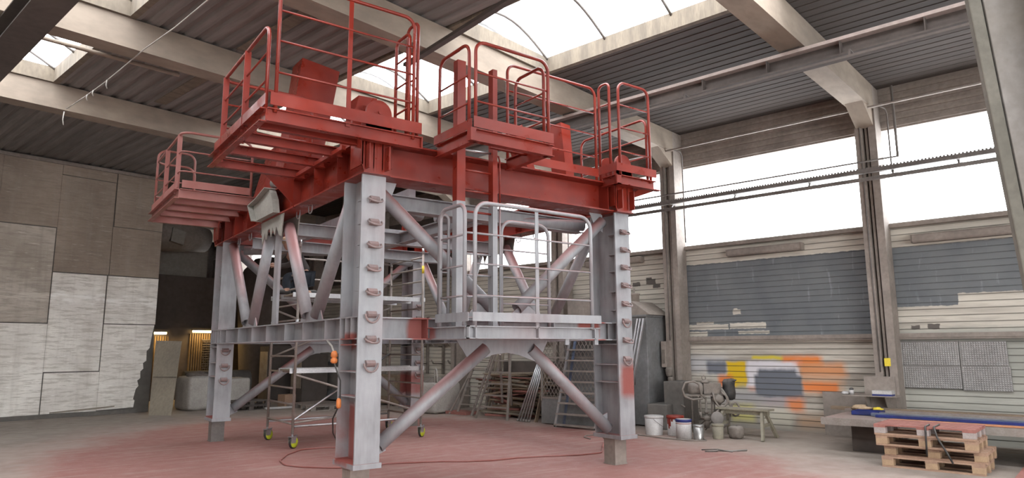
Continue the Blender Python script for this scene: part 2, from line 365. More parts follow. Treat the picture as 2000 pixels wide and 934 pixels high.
    def blob(s, c, r, n=10, m_=7, jit=0.0, sq=1.0):   # lumpy rounded solid; sq<1 makes it boxier
        vs = []; fs = []; C = Vector(c)
        def pw(x): return math.copysign(abs(x)**sq, x)
        for i in range(m_+1):
            t = pi*i/m_
            for j in range(n):
                f = 2*pi*j/n; k = 1+random.uniform(-jit, jit)
                vs.append((C.x+r[0]*pw(sin(t))*pw(cos(f))*k, C.y+r[1]*pw(sin(t))*pw(sin(f))*k, C.z+r[2]*pw(cos(t))*k))
        for i in range(m_):
            for j in range(n): fs.append((i*n+j, i*n+(j+1) % n, (i+1)*n+(j+1) % n, (i+1)*n+j))
        return s.add(vs, fs, True)
    def build(s, name, mats, parent=None, base=None, bevel=0.0):
        me = bpy.data.meshes.new(name)
        o = bpy.data.objects.new(name, me); COL.objects.link(o)
        if parent is not None:
            O = Vector(parent['_w']); o.parent = parent; o['_w'] = tuple(O)
        else:
            if base is None:
                xs = [v[0] for v in s.v]; ys = [v[1] for v in s.v]; zs = [v[2] for v in s.v]
                base = ((min(xs)+max(xs))/2, (min(ys)+max(ys))/2, min(zs))
            O = Vector(base); o.location = O; o['_w'] = tuple(O)
        bm = bmesh.new(); V = [bm.verts.new((v[0]-O.x, v[1]-O.y, v[2]-O.z)) for v in s.v]
        for f, sm, mi in zip(s.f, s.sm, s.mi):
            try: F = bm.faces.new([V[i] for i in f])
            except ValueError: continue
            F.smooth = sm; F.material_index = mi
        bmesh.ops.recalc_face_normals(bm, faces=bm.faces); bm.to_mesh(me); bm.free()
        for k in (mats if isinstance(mats, (list, tuple)) else [mats]): me.materials.append(M[k])
        if bevel > 0:
            b = o.modifiers.new('bevel', 'BEVEL'); b.width = bevel; b.segments = 2; b.limit_method = 'ANGLE'
        return o

def tag(o, label, cat, group=None):
    o['label'] = label; o['category'] = cat
    if group: o['group'] = group
    return o
def thing(name, loc, label, cat, group=None, T=I):
    o = bpy.data.objects.new(name, None); COL.objects.link(o); o.empty_display_size = .1
    L = T(loc); o.location = L; o['_w'] = tuple(L)
    return tag(o, label, cat, group)
def struct(o): o['kind'] = 'structure'; return o
def kids(o): return [c for c in ALLOBJ() if c.parent == o]
def ALLOBJ(): return list(COL.objects)
def copy_tree(o, delta, parent=None, rz=0.0):
    c = o.copy(); COL.objects.link(c)
    if parent is None:
        c.location = o.location + Vector(delta); c.rotation_euler = (o.rotation_euler[0], o.rotation_euler[1], o.rotation_euler[2]+rz)
    else: c.parent = parent
    for ch in kids(o): copy_tree(ch, (0, 0, 0), c)
    return c
def fillet(pts, r, n=5):
    out = [Vector(pts[0])]
    for i in range(1, len(pts)-1):
        p, a, b = Vector(pts[i]), Vector(pts[i-1]), Vector(pts[i+1])
        u = (a-p).normalized(); v = (b-p).normalized(); ang = u.angle(v); t = min(r/math.tan(ang/2), (a-p).length*.49, (b-p).length*.49)
        rr = t*math.tan(ang/2); c = p+(u+v).normalized()*(rr/sin(ang/2)); s0, s1 = p+u*t-c, p+v*t-c; w_ = pi-ang
        for k in range(n+1):
            f = k/n; out.append(c+(s0*sin((1-f)*w_)+s1*sin(f*w_))/sin(w_))
    out.append(Vector(pts[-1])); return [tuple(x) for x in out]

# ================================================================ THE HALL
ZD, ZB = 6.50, 6.02            # roof deck underside, beam underside
UW, VL, VB_, VF, UL = 14.05, 20.1, 33.0, -10.0, -10.0
BEAMS = [-8.1, -4.3, -.5, 3.33, 7.48, 10.67, 14.38, 18.2, 22.0, 24.3, 27.6, 31.0]
SKY = [(6.78, 9.08), (1.0, 3.32), (-4.85, -2.5)]

def build_shell():
    struct(MB(B).add([(UL-.3, VF-.3, 0), (UW+.3, VF-.3, 0), (UW+.3, VB_+.3, 0), (UL-.3, VB_+.3, 0), (UL-.3, VF-.3, -.2), (UW+.3, VF-.3, -.2), (UW+.3, VB_+.3, -.2), (UL-.3, VB_+.3, -.2)],
        [(0, 1, 2, 3), (4, 7, 6, 5), (0, 4, 5, 1), (1, 5, 6, 2), (2, 6, 7, 3), (3, 7, 4, 0)]).build('floor', 'floor', base=(0, 0, 0)))
    # roof deck with trapezoid ribs running along the hall
    def deck(mb, u0, u1, v0, v1):
        n = max(1, round((u1-u0)/(.26 if u1 < 9 else .21))); p = (u1-u0)/n; lo = []
        for i in range(n):
            x = u0+i*p
            if u1 > 9: lo += [(x, ZD), (x+p*.80, ZD), (x+p*.84, ZD+.009), (x+p*.96, ZD+.009)]; continue
            lo += [(x, ZD), (x+p*.50, ZD), (x+p*.62, ZD+.035), (x+p*.88, ZD+.035)]
        lo.append((u1, ZD)); sec = lo+[(u1, ZD+.16), (u0, ZD+.16)]
        for k in range(len(lo)-1):
            a, b = lo[k], lo[k+1]
            mb.add([(a[0], v0, a[1]), (b[0], v0, b[1]), (b[0], v1, b[1]), (a[0], v1, a[1])], [(0, 1, 2, 3)])
        mb.box(u0, v0, ZD+.1, u1, v1, ZD+.2)
    mb = MB(B); vo = VF-.2; v1 = VB_+.2
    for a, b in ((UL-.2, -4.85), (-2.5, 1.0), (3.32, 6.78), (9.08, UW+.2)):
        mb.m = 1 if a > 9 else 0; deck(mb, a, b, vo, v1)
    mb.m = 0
    op = [(BEAMS[i]+.2, BEAMS[i+1]-.2) for i in range(0, 6)]
    for a, b in SKY:
        deck(mb, a, b, vo, op[0][0]); deck(mb, a, b, op[-1][1], v1)
        for i in range(len(op)-1): deck(mb, a, b, op[i][1], op[i+1][0])
    struct(mb.build('ceiling', ['deck', 'deckdim'], base=B((2, 10, ZD))))
    # skylights
    n = 0
    for a, b in SKY:
        for c, d in op:
            n += 1; mb = MB(B); t = .07; H = .26
            mb.box(a-t, c-t, ZD-.015, a+.03, d+t, ZD+H); mb.box(b-.03, c-t, ZD-.015, b+t, d+t, ZD+H); mb.box(a+.03, c-t, ZD-.015, b-.03, c+.03, ZD+H); mb.box(a+.03, d-.03, ZD-.015, b-.03, d+t, ZD+H)
            cu = struct(mb.build('trim_%d' % n, 'curb', base=B(((a+b)/2, (c+d)/2, ZD))))
            def arc(v, off=0.0): return [(a+(b-a)*i/12, v, ZD+H+off+.42*sin(pi*i/12)) for i in range(13)]
            mb = MB(B); A, D = arc(c), arc(d)
            mb.add(A+D, [(i, i+1, i+14, i+13) for i in range(12)], True)
            for q in (A, D): mb.add(q, [tuple(range(13))])
            wd = struct(mb.build('window_%d' % n, 'vault', base=B(((a+b)/2, (c+d)/2, ZD+H))))
            mb = MB(B); k = int((d-c)/1.0)
            for i in range(k+1): mb.tube(arc(c+.03+(d-c-.06)*i/k, -.045), .024, 6)
            mb.build('glazing_rib', 'pipe', wd)
            portal('skylight_portal', ((a+b)/2, (c+d)/2, ZD+H-.02), ((1, 0, 0), (0, 1, 0)), b-a, d-c)
    for u, v0, v1 in ((5.05, 11.9, 13.9), (4.98, 8.1, 10.4)):
        n += 1; struct(MB(B).box(u-.11, v0, ZD-.012, u+.11, v1, ZD).build('trim_%d' % (n+40), 'curb', base=B((u, v0, ZD))))
    # primary beams and the wall columns they rest on
    for v in BEAMS:
        u1 = 13.6; mb = MB(B)
        mb.box(UL if v != 18.2 else 12.4, v-.18, ZB, u1, v+.18, ZD-.02)
        mb.prism([(13.0, v-.15, ZB), (13.62, v-.15, ZB), (13.62, v-.15, ZB-.34)], B2(0, .3))
        struct(mb.build('ceiling_beam', 'rbeam', base=B((2, v, ZB))))
        mb = MB(B); mb.ibeam((13.80, v, 0), (13.80, v, ZD-.02), .36, .40, .03, .125, up=(0, 1, 0))
        mb.box(13.66, v-.02, 0, 13.70, v+.02, 5.9)
        struct(mb.build('wall_column', 'wcol', base=B((13.8, v, 0))))
    # right wall: slats to 3.85, corrugated windows to 5.70, fascia above
    def slats(v0, v1):
        pr = []; z = 0.0
        while z < 3.80: pr += [(UW, z), (UW, z+.098), (UW+.012, z+.102), (UW+.012, z+.112)]; z += .115
        pr += [(UW, 3.85)]
        mb = MB(B)
        for i in range(len(pr)-1):
            (x, z), (x2, z2) = pr[i], pr[i+1]
            mb.add([(x, v0, z), (x, v1, z), (x2, v1, z2), (x2, v0, z2)], [(0, 1, 2, 3)])
        mb.box(UW+.02, v0, 0, UW+.2, v1, 3.85)
        return mb
    struct(slats(VF, VB_).build('wall_right', 'slat', base=B((UW, 5, 0))))
    mb = MB(B); mb.box(UW-.02, VF, 5.68, UW+.2, VB_, ZD+.1)
    for i in range(6): mb.box(UW-.05, VF, 5.72+i*.13, UW-.02, VB_, 5.78+i*.13)
    struct(mb.build('trim_right', 'wcol', base=B((UW, 5, 5.7))))
    mb = MB(B); mb.box(UW-.13, VF, 3.80, UW+.05, VB_, 3.87); struct(mb.build('trim_sill', 'wcol', base=B((UW, 5, 3.8))))
    mb = MB(B); mb.box(UW-.12, VF, 1.77, UW, VB_, 1.86); mb.box(UW-.14, VF, 1.80, UW-.12, VB_, 1.875); struct(mb.build('trim_rail', 'wcol', base=B((UW, 5, 1.8))))
    bs = [VF]+BEAMS+[VB_]
    for i in range(len(bs)-1):
        a, b = bs[i]+.1, bs[i+1]-.1
        if b-a < .4: continue
        if 14 < a < 23 or 27 < a < 30.5:      # solid bays at the dark end of the hall
            struct(MB(B).box(UW-.01, a-.1, 3.86, UW+.2, b+.1, 5.70).build('wall_infill', 'dark', base=B((UW, (a+b)/2, 3.86)))); continue
        n += 1; k = int((b-a)/.0375); mb = MB(B)
        vs = []
        for j in range(k+1):
            v = a+(b-a)*j/k; u = UW+.06+.018*sin(2*pi*v/.15); vs += [(u, v, 3.86), (u, v, 5.70)]
        mb.add(vs, [(2*j, 2*j+2, 2*j+3, 2*j+1) for j in range(k)], True)
        struct(mb.build('window_%d' % n, 'glass', base=B((UW, (a+b)/2, 3.86))))
        portal('window_portal', (UW+.1, (a+b)/2, 4.78), ((0, 1, 0), (0, 0, -1)), b-a, 1.84)
    # partition of weathered boards on the left
    mb = MB(B); mb.box(UL, VL, 0, 7.62, VL+.15, 6.50)
    wl = struct(mb.build('wall_left', 'upper', base=B((0, VL, 0))))
    def panel(x0, x1, z0, z1):
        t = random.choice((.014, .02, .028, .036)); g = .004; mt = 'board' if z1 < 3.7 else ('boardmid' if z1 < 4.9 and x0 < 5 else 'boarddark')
        MB(B).box(x0+g, VL-t, z0+g, x1-g, VL, z1-g).build('board', mt, wl)
    xs = [-9.6, -8.4, -7.1, -5.8, -4.6, -3.3, -2.1, -.8, .5, 1.3, 2.56, 3.82, 5.09, 6.36, 7.62]
    for i in range(len(xs)-1):
        if xs[i] > 3.6: continue
        zs = [.08, 1.12, 2.33, 3.62, 4.80, 6.45]
        if i % 3 == 1: zs = [.05, 2.33, 4.6, 6.45]
        if i % 3 == 2: zs = [.05, 1.12, 3.60, 6.1, 6.45]
        for j in range(len(zs)-1): panel(xs[i], xs[i+1], zs[j], zs[j+1])
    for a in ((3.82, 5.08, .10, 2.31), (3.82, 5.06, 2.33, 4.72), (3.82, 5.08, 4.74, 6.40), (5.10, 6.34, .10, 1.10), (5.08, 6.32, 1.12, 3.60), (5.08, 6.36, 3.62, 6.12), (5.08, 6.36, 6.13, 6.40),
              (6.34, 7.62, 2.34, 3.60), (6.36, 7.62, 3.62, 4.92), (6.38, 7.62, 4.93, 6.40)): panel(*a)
    pts = [(6.34, .12), (7.22, .14), (7.24, .32), (7.20, .36), (7.25, .62), (7.31, .70), (7.27, .84), (7.34, .90), (7.33, 1.08), (7.40, 1.15), (7.38, 1.30), (7.46, 1.36), (7.45, 1.62), (7.52, 1.7), (7.56, 2.05), (7.60, 2.32), (6.34, 2.32)]
    MB(B).prism([(x, VL-.03, z) for x, z in pts], B2(0, .03)).build('board', 'board', wl)
    MB(B).bar((5.3, VL-.05, .13), (6.75, VL-.05, .20), .02, .03).build('split_lath', 'ply', wl)
    mb = MB(B); mb.box(UL, VL-.10, 6.38, 7.62, VL, 6.46); struct(mb.build('trim_left', 'wcol', base=B((0, VL, 6.4))))
    mb = MB(B); mb.box(UL, VL-.09, 0, 7.3, VL-.04, .10); struct(mb.build('baseboard_left', 'conc', base=B((0, VL, 0))))
    for nm, bx, mt in (('wall_back', (UL, VB_, 0, UW, VB_+.2, 6.6), 'block'), ('wall_side', (UL-.2, VF, 0, UL, VB_, 6.6), 'board')):
        struct(MB(B).box(*bx).build(nm, mt, base=B(((bx[0]+bx[3])/2, (bx[1]+bx[4])/2, 0))))
    # gable wall behind the viewpoint with an unseen gate opening added for light
    mb = MB(B); mb.box(UL, VF-.2, 0, -7.5, VF, 6.6); mb.box(7.5, VF-.2, 0, UW, VF, 6.6); mb.box(-7.5, VF-.2, 5.4, 7.5, VF, 6.6)
    struct(mb.build('wall_front', 'board', base=B((0, VF, 0))))
    portal('added_gate_portal', (0, VF-.1, 2.7), ((-1, 0, 0), (0, 0, 1)), 15, 5.4)
def B2(u, v): return (u, v, 0)   # extrusion in hall axes (prism points are mapped after extruding)
build_shell()

# ================================================================ THE STEEL FRAME
Z0, Z1, Z2, Z3, Z4 = .42, 1.754, 2.011, 3.64, 4.07
XL, XR, YN, YF = 3.27, 7.26, 7.433, 13.71
def pad_eye(parent, x, y, z, hang):
    mb = MB(); mb.prism([(x-.055, y, z-.03), (x-.055, y, z+.045), (x-.055, y-.03, z+.045), (x-.055, y-.062, z+.012), (x-.055, y-.05, z-.012), (x-.055, y-.02, z-.03)], (.11, 0, 0))
    a = []
    for i in range(9):
        t = pi*i/8; q = .082
        if hang: a.append((x+q*cos(t), y-.045-.012*sin(t), z+.012-.095*sin(t)))
        else: a.append((x+q*cos(t), y-.045-.085*sin(t), z+.012-.05*sin(t)))
    mb.tube(a, .012, 6); mb.build('pad_eye', 'padeye', parent)

def build_frame():
    root = thing('steel_support_frame', (5.27, 10.5, .36), 'large welded four-legged steel frame, grey primed legs under red painted platforms', 'steel structure')
    # columns
    zs8 = [3.335, 3.07, 2.81, 2.545, 2.275, 2.02, 1.75, 1.48]
    for x, y in ((XL, YN), (XR, YN), (XL, YF), (XR, YF)):
        c = MB().ibeam((x, y, Z0), (x, y, Z3), .526, .294, .016, .024, up=(0, 1, 0)).build('column', 'grey', root)
        MB().box(x-.165, y-.285, .365, x+.165, y+.285, Z0).build('base_plate', 'grey', c)
        near = (x == XL and y == YN)
        zl = (3.32, 3.05, 2.81, 2.56, 2.29, 1.69, 1.39, 1.12) if near else (3.3, 3.0, 2.75, 2.45, 2.18, 1.69, 1.4, 1.15)
        for z in zl:
            for sx in (-1, 1):
                mb = MB()
                if near and z > 2.1: mb.prism([(x+sx*.147, y-.24, z), (x+sx*.01, y-.24, z), (x+sx*.147, y-.13, z)], (0, 0, .012))
                elif z > 2.1: mb.prism([(x+sx*.14, y-.24, z), (x+sx*.01, y-.24, z), (x+sx*.01, y-.02, z), (x+sx*.14, y-.10, z)], (0, 0, .012))
                else: mb.box(min(x+sx*.145, x+sx*.008), y-.24, z, max(x+sx*.145, x+sx*.008), y+.24, z+.014)
                mb.build('stiffener', 'grey', c)
        mb = MB()
        for z in (Z1, Z2-.014):
            mb.box(x-.147, y-.24, z, x-.008, y+.24, z+.014); mb.box(x+.008, y-.24, z, x+.147, y+.24, z+.014)
        mb.box(x-.147, y-.065, Z1, x-.008, y-.053, Z2); mb.box(x-.147, y+.09, Z1, x-.008, y+.102, Z2)
        mb.build('continuity_plate', 'grey', c)
        zz = zs8 if y == YN else ((1.63, 1.35, 1.10) if x == XL else (1.63, 1.35, 1.10, 2.3, 2.56))
        for z in zz: pad_eye(c, x, y-.263, z, y == YF or z in (2.02, 1.48))
    # lower ring
    zc, h = (Z1+Z2)/2, Z2-Z1
    for x in (XL, XR):
        b = MB().ibeam((x, YN+.263, zc), (x, YF-.263, zc), h, .294, .012, .016).build('lower_beam', 'grey', root)
        for y in (8.17, 8.95, 9.68, 10.52, 11.28, 12.07, 12.86, 13.30):
            mb = MB()
            for sx in (-1, 1): mb.box(min(x+sx*.145, x+sx*.006), y-.006, Z1+.016, max(x+sx*.145, x+sx*.006), y+.006, Z2-.016)
            mb.build('stiffener', 'grey', b)
    for y in (YN, YF):
        b = MB().ibeam((XL+.01, y, zc), (XR-.01, y, zc), h, .30, .012, .016).build('lower_beam', 'grey', root)
        for x in (4.06, 6.02): MB().box(x-.006, y-.15, Z1, x+.006, y+.15, Z2).build('end_plate', 'grey', b)
    # upper ring, red
    zc, h = (Z3+Z4)/2, Z4-Z3
    for x in (XL, XR):
        b = MB().ibeam((x, 7.1, zc), (x, 14.0, zc), h, .30, .014, .02).build('upper_beam', 'red', root)
        for y in (7.95, 8.75, 9.65, 11.9, 12.7, 13.4):
            mb = MB()
            for sx in (-1, 1): mb.box(min(x+sx*.147, x+sx*.007), y-.007, Z3+.02, max(x+sx*.147, x+sx*.007), y+.007, Z4-.02)
            mb.build('stiffener', 'red', b)
        for y in (9.25, 9.75, 11.5, 12.2, 12.9):
            mb = MB(); mb.tube([(x, y-.07, Z3), (x, y-.07, Z3-.06)] + [(x, y-.07*cos(pi*i/6), Z3-.06-.06*sin(pi*i/6)) for i in range(1, 6)] + [(x, y+.07, Z3-.06), (x, y+.07, Z3)], .009, 6)
            mb.build('lifting_loop', 'grey', b)
    for y, w_ in ((7.38, .42), (13.76, .42)):
        b = MB().ibeam((XL+.15, y, zc), (XR-.15, y, zc), h, w_, .014, .02).build('upper_beam', 'red', root)
        MB().box(7.0, y-.2, Z3+.02, 7.012, y+.2, Z4-.02).build('stiffener', 'red', b)
    for y, z in ((8.0, 3.525), (10.5, 3.49), (12.4, 3.50)):
        MB().ibeam((XL+.1, y, z), (XR-.1, y, z), .20, .18, .010, .014).build('inner_beam', 'grey', root)
    mb = MB(); mb.bar((4.25, 8.1, 3.70), (4.25, 13.6, 3.70), .10, .16); mb.build('inner_beam', 'grey', root)
    MB().ibeam((5.3, 8.1, 3.5), (5.3, 12.4, 3.5), .18, .16).build('inner_beam', 'grey', root)
    MB().bar((4.3, 11.3, 3.72), (6.9, 11.3, 3.72), .12, .16).build('inner_beam', 'grey', root)
    # braces
    R = .083
    def brace(p, q): MB().pipe(p, q, R).build('brace_tube', 'grey', root)
    for y in (YN, YF):
        brace((3.47, y, 3.49), (5.08, y, 2.17)); brace((7.10, y, 3.53), (5.50, y, 2.17))
        brace((3.52, y, .56), (4.99, y, 1.645)); brace((7.12, y, .50), (5.72, y, 1.645))
        def plate(pts, t=.014): MB().prism([(a, y-t/2, b) for a, b in pts], (0, t, 0)).build('gusset_plate', 'grey', root)
        plate([(4.55, Z1), (4.74, 1.50), (4.80, 1.47), (5.10, 1.565), (5.32, 1.59), (5.52, 1.56), (5.80, 1.47), (5.9, 1.54), (6.02, Z1)])
        plate([(4.66, Z2), (4.86, 2.22), (4.98, 2.24), (5.18, 2.10), (5.40, 2.10), (5.58, 2.24), (5.72, 2.2), (5.98, Z2)])
        plate([(3.42, .42), (3.42, .66), (3.58, .60), (3.62, .5)]); plate([(7.11, .42), (7.11, .72), (6.93, .66), (6.96, .6)])
        plate([(3.42, 3.64), (3.42, 3.36), (3.6, 3.42), (3.68, 3.64)]); plate([(7.11, 3.64), (7.11, 3.36), (6.95, 3.45), (6.85, 3.64)])
    for x in (XL, XR):
        brace((x, 13.30, 3.56), (x, 12.13, 2.10)); brace((x, 11.02, 3.47), (x, 11.76, 2.08))
        brace((x, 10.14, 3.47), (x, 9.20, 2.10)); brace((x, 7.80, 3.45), (x, 8.86, 2.08))
        MB().box(x-.02, 10.50, 2.02, x+.02, 10.70, 3.50).build('hanger_plate', 'grey', root)
        for y in (9.03, 11.94):
            MB().prism([(x-.007, y-.42, Z2), (x-.007, y-.30, 2.2), (x-.007, y-.10, 2.15), (x-.007, y+.1, 2.15), (x-.007, y+.30, 2.2), (x-.007, y+.42, Z2)], (.014, 0, 0)).build('gusset_plate', 'grey', root)
        # mid bracket with its claw ends
        s = -1 if x == XL else 1
        k = MB(); xa, xb = (x-.24, x-.14) if s < 0 else (x+.14, x+.24)
        k.prism([(xa, 11.0, 3.66), (xa, 11.26, 3.92), (xa, 10.85, 3.97), (xa, 10.42, 4.06), (xa, 10.25, 3.88), (xa, 10.16, 3.66)], (xb-xa, 0, 0))
        mk = k.build('mid_bracket', 'greydust', root)
        k = MB(); k.bar((x+s*.22, 11.28, 3.94), (x+s*.22, 10.84, 3.98), .2, .014); k.bar((x+s*.22, 10.86, 3.98), (x+s*.22, 10.40, 4.07), .2, .014); k.bar((x+s*.22, 11.28, 3.94), (x+s*.22, 11.02, 3.65), .2, .014, up=(0, 1, .9))
        k.build('bracket_flange', 'greydust', mk)
        k = MB()
        for xx in (x-.13, x+.11):
            k.prism([(xx, 11.12, 3.64), (xx, 11.02, 3.28), (xx, 10.90, 3.46), (xx, 10.84, 3.34), (xx, 10.76, 3.48), (xx, 10.66, 3.50), (xx, 10.6, 3.36), (xx, 10.52, 3.50), (xx, 10.42, 3.36), (xx, 10.34, 3.48), (xx, 10.2, 3.34), (xx, 10.10, 3.30), (xx, 10.02, 3.64)], (.016, 0, 0))
        k.build('claw_plate', 'greydust', mk)
    for p, q in (((3.45, 7.72, 3.52), (4.55, 8.45, 3.50)), ((4.75, 8.35, 3.50), (7.1, 7.85, 3.52)), ((3.5, 13.4, 3.5), (5.2, 12.5, 3.5)), ((7.0, 13.4, 3.5), (5.4, 12.5, 3.5))): brace(p, q)
    # corner housings with bearing lugs
    for x, y in ((XL, YN), (XR, YN), (XL, YF), (XR, YF)):
        f = -1 if y == YN else 1; y0 = y+f*.33; k = MB()
        pts = [(x-.15, Z3), (x+.15, Z3), (x+.18, Z3+.10), (x+.19, 4.26), (x-.20, 4.26), (x-.20, Z3+.12)]
        k.prism([(a, y0, b) for a, b in pts], (0, -f*.014, 0))
        for xx in (x-.15, x+.138, x-.05, x+.06): k.box(xx, min(y0-f*.09, y0), Z3+.05, xx+.012, max(y0-f*.09, y0), 4.1)
        k.box(x-.19, min(y0, y), Z3+.08, x-.175, max(y0, y), 4.1); k.box(x+.175, min(y0, y), Z3+.08, x+.19, max(y0, y), 4.1)
        k.box(x-.17, min(y0-.02, y-.26), Z3-.012, x+.17, max(y0, y+.26), Z3+.006)
        for xx in (x-.14, x+.10): k.bar((xx, y0+f*.06, Z3+.03), (xx, y0+f*.06, 3.95), .014, .10, up=(0, 1, 0))
        hs = k.build('corner_housing', 'red', root)
        for dx, dy in ((.01, .0), (-.05, .26)):
            yy = y0-f*dy; q = [(x+dx-.16, 4.06)] + [(x+dx-.16*cos(pi*i/12), 4.36+.16*sin(pi*i/12)) for i in range(13)] + [(x+dx+.16, 4.06)]
            k = MB(); k.prism([(a, yy, b) for a, b in q], (0, -f*.045, 0)); k.lathe((x+dx, yy+f*.012, 4.36), [(.06, -.10), (.06, .0)], 14, (0, f, 0)); k.lathe((x+dx, yy+f*.03, 4.36), [(.025, 0), (.025, .012)], 10, (0, f, 0))
            k.build('bearing_lug', 'red', hs)
    # hoist guide boxes standing on the ring
    def lean(pts, dy, nm='guide_box'):
        MB().prism(pts, (0, dy, 0)).build(nm, 'red', root)
    lean([(3.18, 9.6, 5.92), (3.76, 9.6, 5.84), (3.48, 9.6, 4.06), (2.96, 9.6, 4.06)], .42)
    lean([(3.70, 8.7, 5.17), (3.98, 8.7, 5.18), (3.72, 8.7, 4.05), (3.48, 8.7, 4.05)], .3)
    lean([(3.35, 11.2, 5.0), (3.75, 11.2, 5.0), (3.5, 11.2, 4.06), (3.12, 11.2, 4.06)], .5)
    lean([(7.02, 8.25, 5.30), (7.22, 8.25, 5.28), (7.32, 8.25, 4.06), (7.16, 8.25, 4.06)], .35)
    lean([(6.55, 8.9, 5.25), (6.72, 8.9, 5.38), (7.2, 8.9, 4.06), (7.1, 8.9, 4.06)], .3)
    k = MB(); k.lathe((3.3, 11.05, 4.30), [(.07, 0), (.09, .02), (.09, .09), (.07, .12)], 12, (0, -1, 0)); k.lathe((3.3, 11.05, 4.30), [(.0, 0), (.0, .01)], 3); k.build('roller', 'pipe', root)

    # ---------------- platforms and their guard rails
    def rail(parent, pts, zt, mids, base, mat, r=.021, rc=.13, flat=()):
        """pts: plan polyline; round-cornered hoop from base up to zt and along pts, mid rails, extra posts"""
        hoop = [(pts[0][0], pts[0][1], base)] + [(a, b, zt) for a, b in pts] + [(pts[-1][0], pts[-1][1], base)]
        g = MB().tube(fillet(hoop, rc), r, 8).build('guard_rail', mat, parent)
        for z in mids:
            mp = [(a, b, z) for a, b in pts]
            MB().tube(fillet(mp, .08) if len(mp) > 2 else mp, .012, 6).build('mid_rail', mat, g)
        for a, b, w_ in flat:
            k = MB()
            if w_ < 0: k.bar((a, b, base), (a, b, zt-.005), -w_, .012, up=(0, 1, 0))
            else: k.bar((a, b, base), (a, b, zt-.005), .012, w_, up=(1, 0, 0))
            k.build('rail_post', mat, g)
        return g
    def toe(parent, p, q, z0, z1, mat):
        MB().bar((p[0], p[1], (z0+z1)/2), (q[0], q[1], (z0+z1)/2), .008, z1-z0).build('toe_board', mat, parent)
    def edge(k, p, q, z0, z1, w_=.09): k.ibeam((p[0], p[1], (z0+z1)/2), (q[0], q[1], (z0+z1)/2), z1-z0, w_, .008, .011)

    # near left corner platform
    zb, zt = 3.955, 4.10
    k = MB(); edge(k, (1.95, 6.93), (3.74, 6.93), zb, zt); k.box(3.72, 6.88, zb, 3.735, 6.98, zt); k.chan((1.95, 9.18, (zb+zt)/2), (1.95, 6.93, (zb+zt)/2), zt-zb, .07, .01)
    for y in (7.4, 7.9, 8.4, 8.85): k.box(1.95, y, zb+.01, 1.99, y+.012, zt-.01)
    pf = k.build('platform', 'red', root)
    for y in (7.27, 7.86, 8.45, 9.18): MB().ibeam((1.98, y, 4.035), (3.14, y, 4.035), .115, .08, .008, .011).build('joist', 'red', pf)
    MB().bar((3.02, 7.5, 4.0), (3.02, 9.1, 4.0), .05, .05).build('support_angle', 'red', pf)
    MB().prism([(3.12, 9.55, 3.68), (3.12, 9.55, 4.05), (2.7, 9.5, 4.05)], (0, .014, 0)).build('bracket', 'red', pf)
    rail(pf, [(2.03, 6.91), (3.62, 6.91)], 5.55, (5.19, 4.85, 4.50), 4.06, 'red', flat=((2.82, 6.91, .05),))
    rail(pf, [(1.95, 6.97), (1.95, 8.88), (3.1, 8.88)], 5.03, (4.73, 4.42), 4.06, 'red', flat=((1.95, 7.78, -.07), (1.95, 8.74, -.07)))
    rail(pf, [(3.69, 6.95), (3.69, 7.22)], 5.55, (5.2, 4.85, 4.5), 4.06, 'red', rc=.08)
    rail(pf, [(3.58, 6.95), (3.58, 7.3)], 5.38, (5.1, 4.78, 4.45), 4.06, 'red', rc=.08)
    toe(pf, (1.97, 6.885), (3.72, 6.885), 4.13, 4.265, 'red'); toe(pf, (1.925, 6.9), (1.925, 9.05), 4.13, 4.25, 'red')

    # far left platform
    k = MB(); edge(k, (1.95, 11.35), (3.14, 11.35), zb, zt); edge(k, (1.95, 13.8), (3.14, 13.8), zb, zt); k.chan((1.95, 13.8, (zb+zt)/2), (1.95, 11.35, (zb+zt)/2), zt-zb, .07, .01)
    for y in (11.8, 12.2, 12.7, 13.2): k.box(1.95, y, zb+.01, 1.99, y+.012, zt-.01)
    pf = k.build('platform', 'reddust', root)
    for y in (11.95, 12.55, 13.15): MB().ibeam((1.98, y, 4.035), (3.14, y, 4.035), .115, .08, .008, .011).build('joist', 'reddust', pf)
    rail(pf, [(3.02, 11.4), (1.95, 11.4), (1.95, 13.7), (2.6, 13.7)], 5.03, (4.72, 4.40), 4.06, 'reddust', flat=((1.95, 11.6, -.07), (1.95, 12.62, -.07)), rc=.16)
    MB().tube(fillet([(2.6, 13.75, 4.06), (2.6, 13.75, 5.3), (1.97, 13.75, 5.3), (1.97, 13.75, 4.06)], .15), .021, 8).build('guard_rail', 'reddust', pf)
    toe(pf, (1.98, 11.36), (3.0, 11.36), 4.13, 4.25, 'reddust'); toe(pf, (1.925, 11.4), (1.925, 13.75), 4.13, 4.25, 'reddust')

    # hanging box platform over the ladder
    zb, zt = 3.97, 4.12
    k = MB(); edge(k, (4.06, 6.33), (5.24, 6.33), zb, zt); edge(k, (4.1, 7.17), (4.1, 6.33), zb, zt, .08); edge(k, (5.16, 7.17), (5.16, 6.33), zb, zt, .08)
    k.box(4.02, 6.28, zb, 4.09, 6.36, zt); pf = k.build('platform', 'red', root)
    MB().bar((4.6, 6.75, 4.1), (5.2, 6.75, 4.1), .05, .04).build('support_angle', 'red', pf)
    rail(pf, [(4.10, 6.31), (5.17, 6.31)], 5.18, (4.80, 4.45), 4.10, 'red')
    rail(pf, [(4.07, 6.40), (4.07, 7.08)], 5.18, (4.79, 4.45), 4.10, 'red')
    rail(pf, [(5.19, 6.42), (5.19, 7.02)], 5.18, (4.82, 4.45), 4.10, 'red')
    toe(pf, (4.06, 6.285), (5.23, 6.285), 4.13, 4.26, 'red'); toe(pf, (4.045, 6.3), (4.045, 7.16), 4.12, 4.23, 'red')

    # right corner platform and the long rail on the ring
    zb, zt = 3.985, 4.125
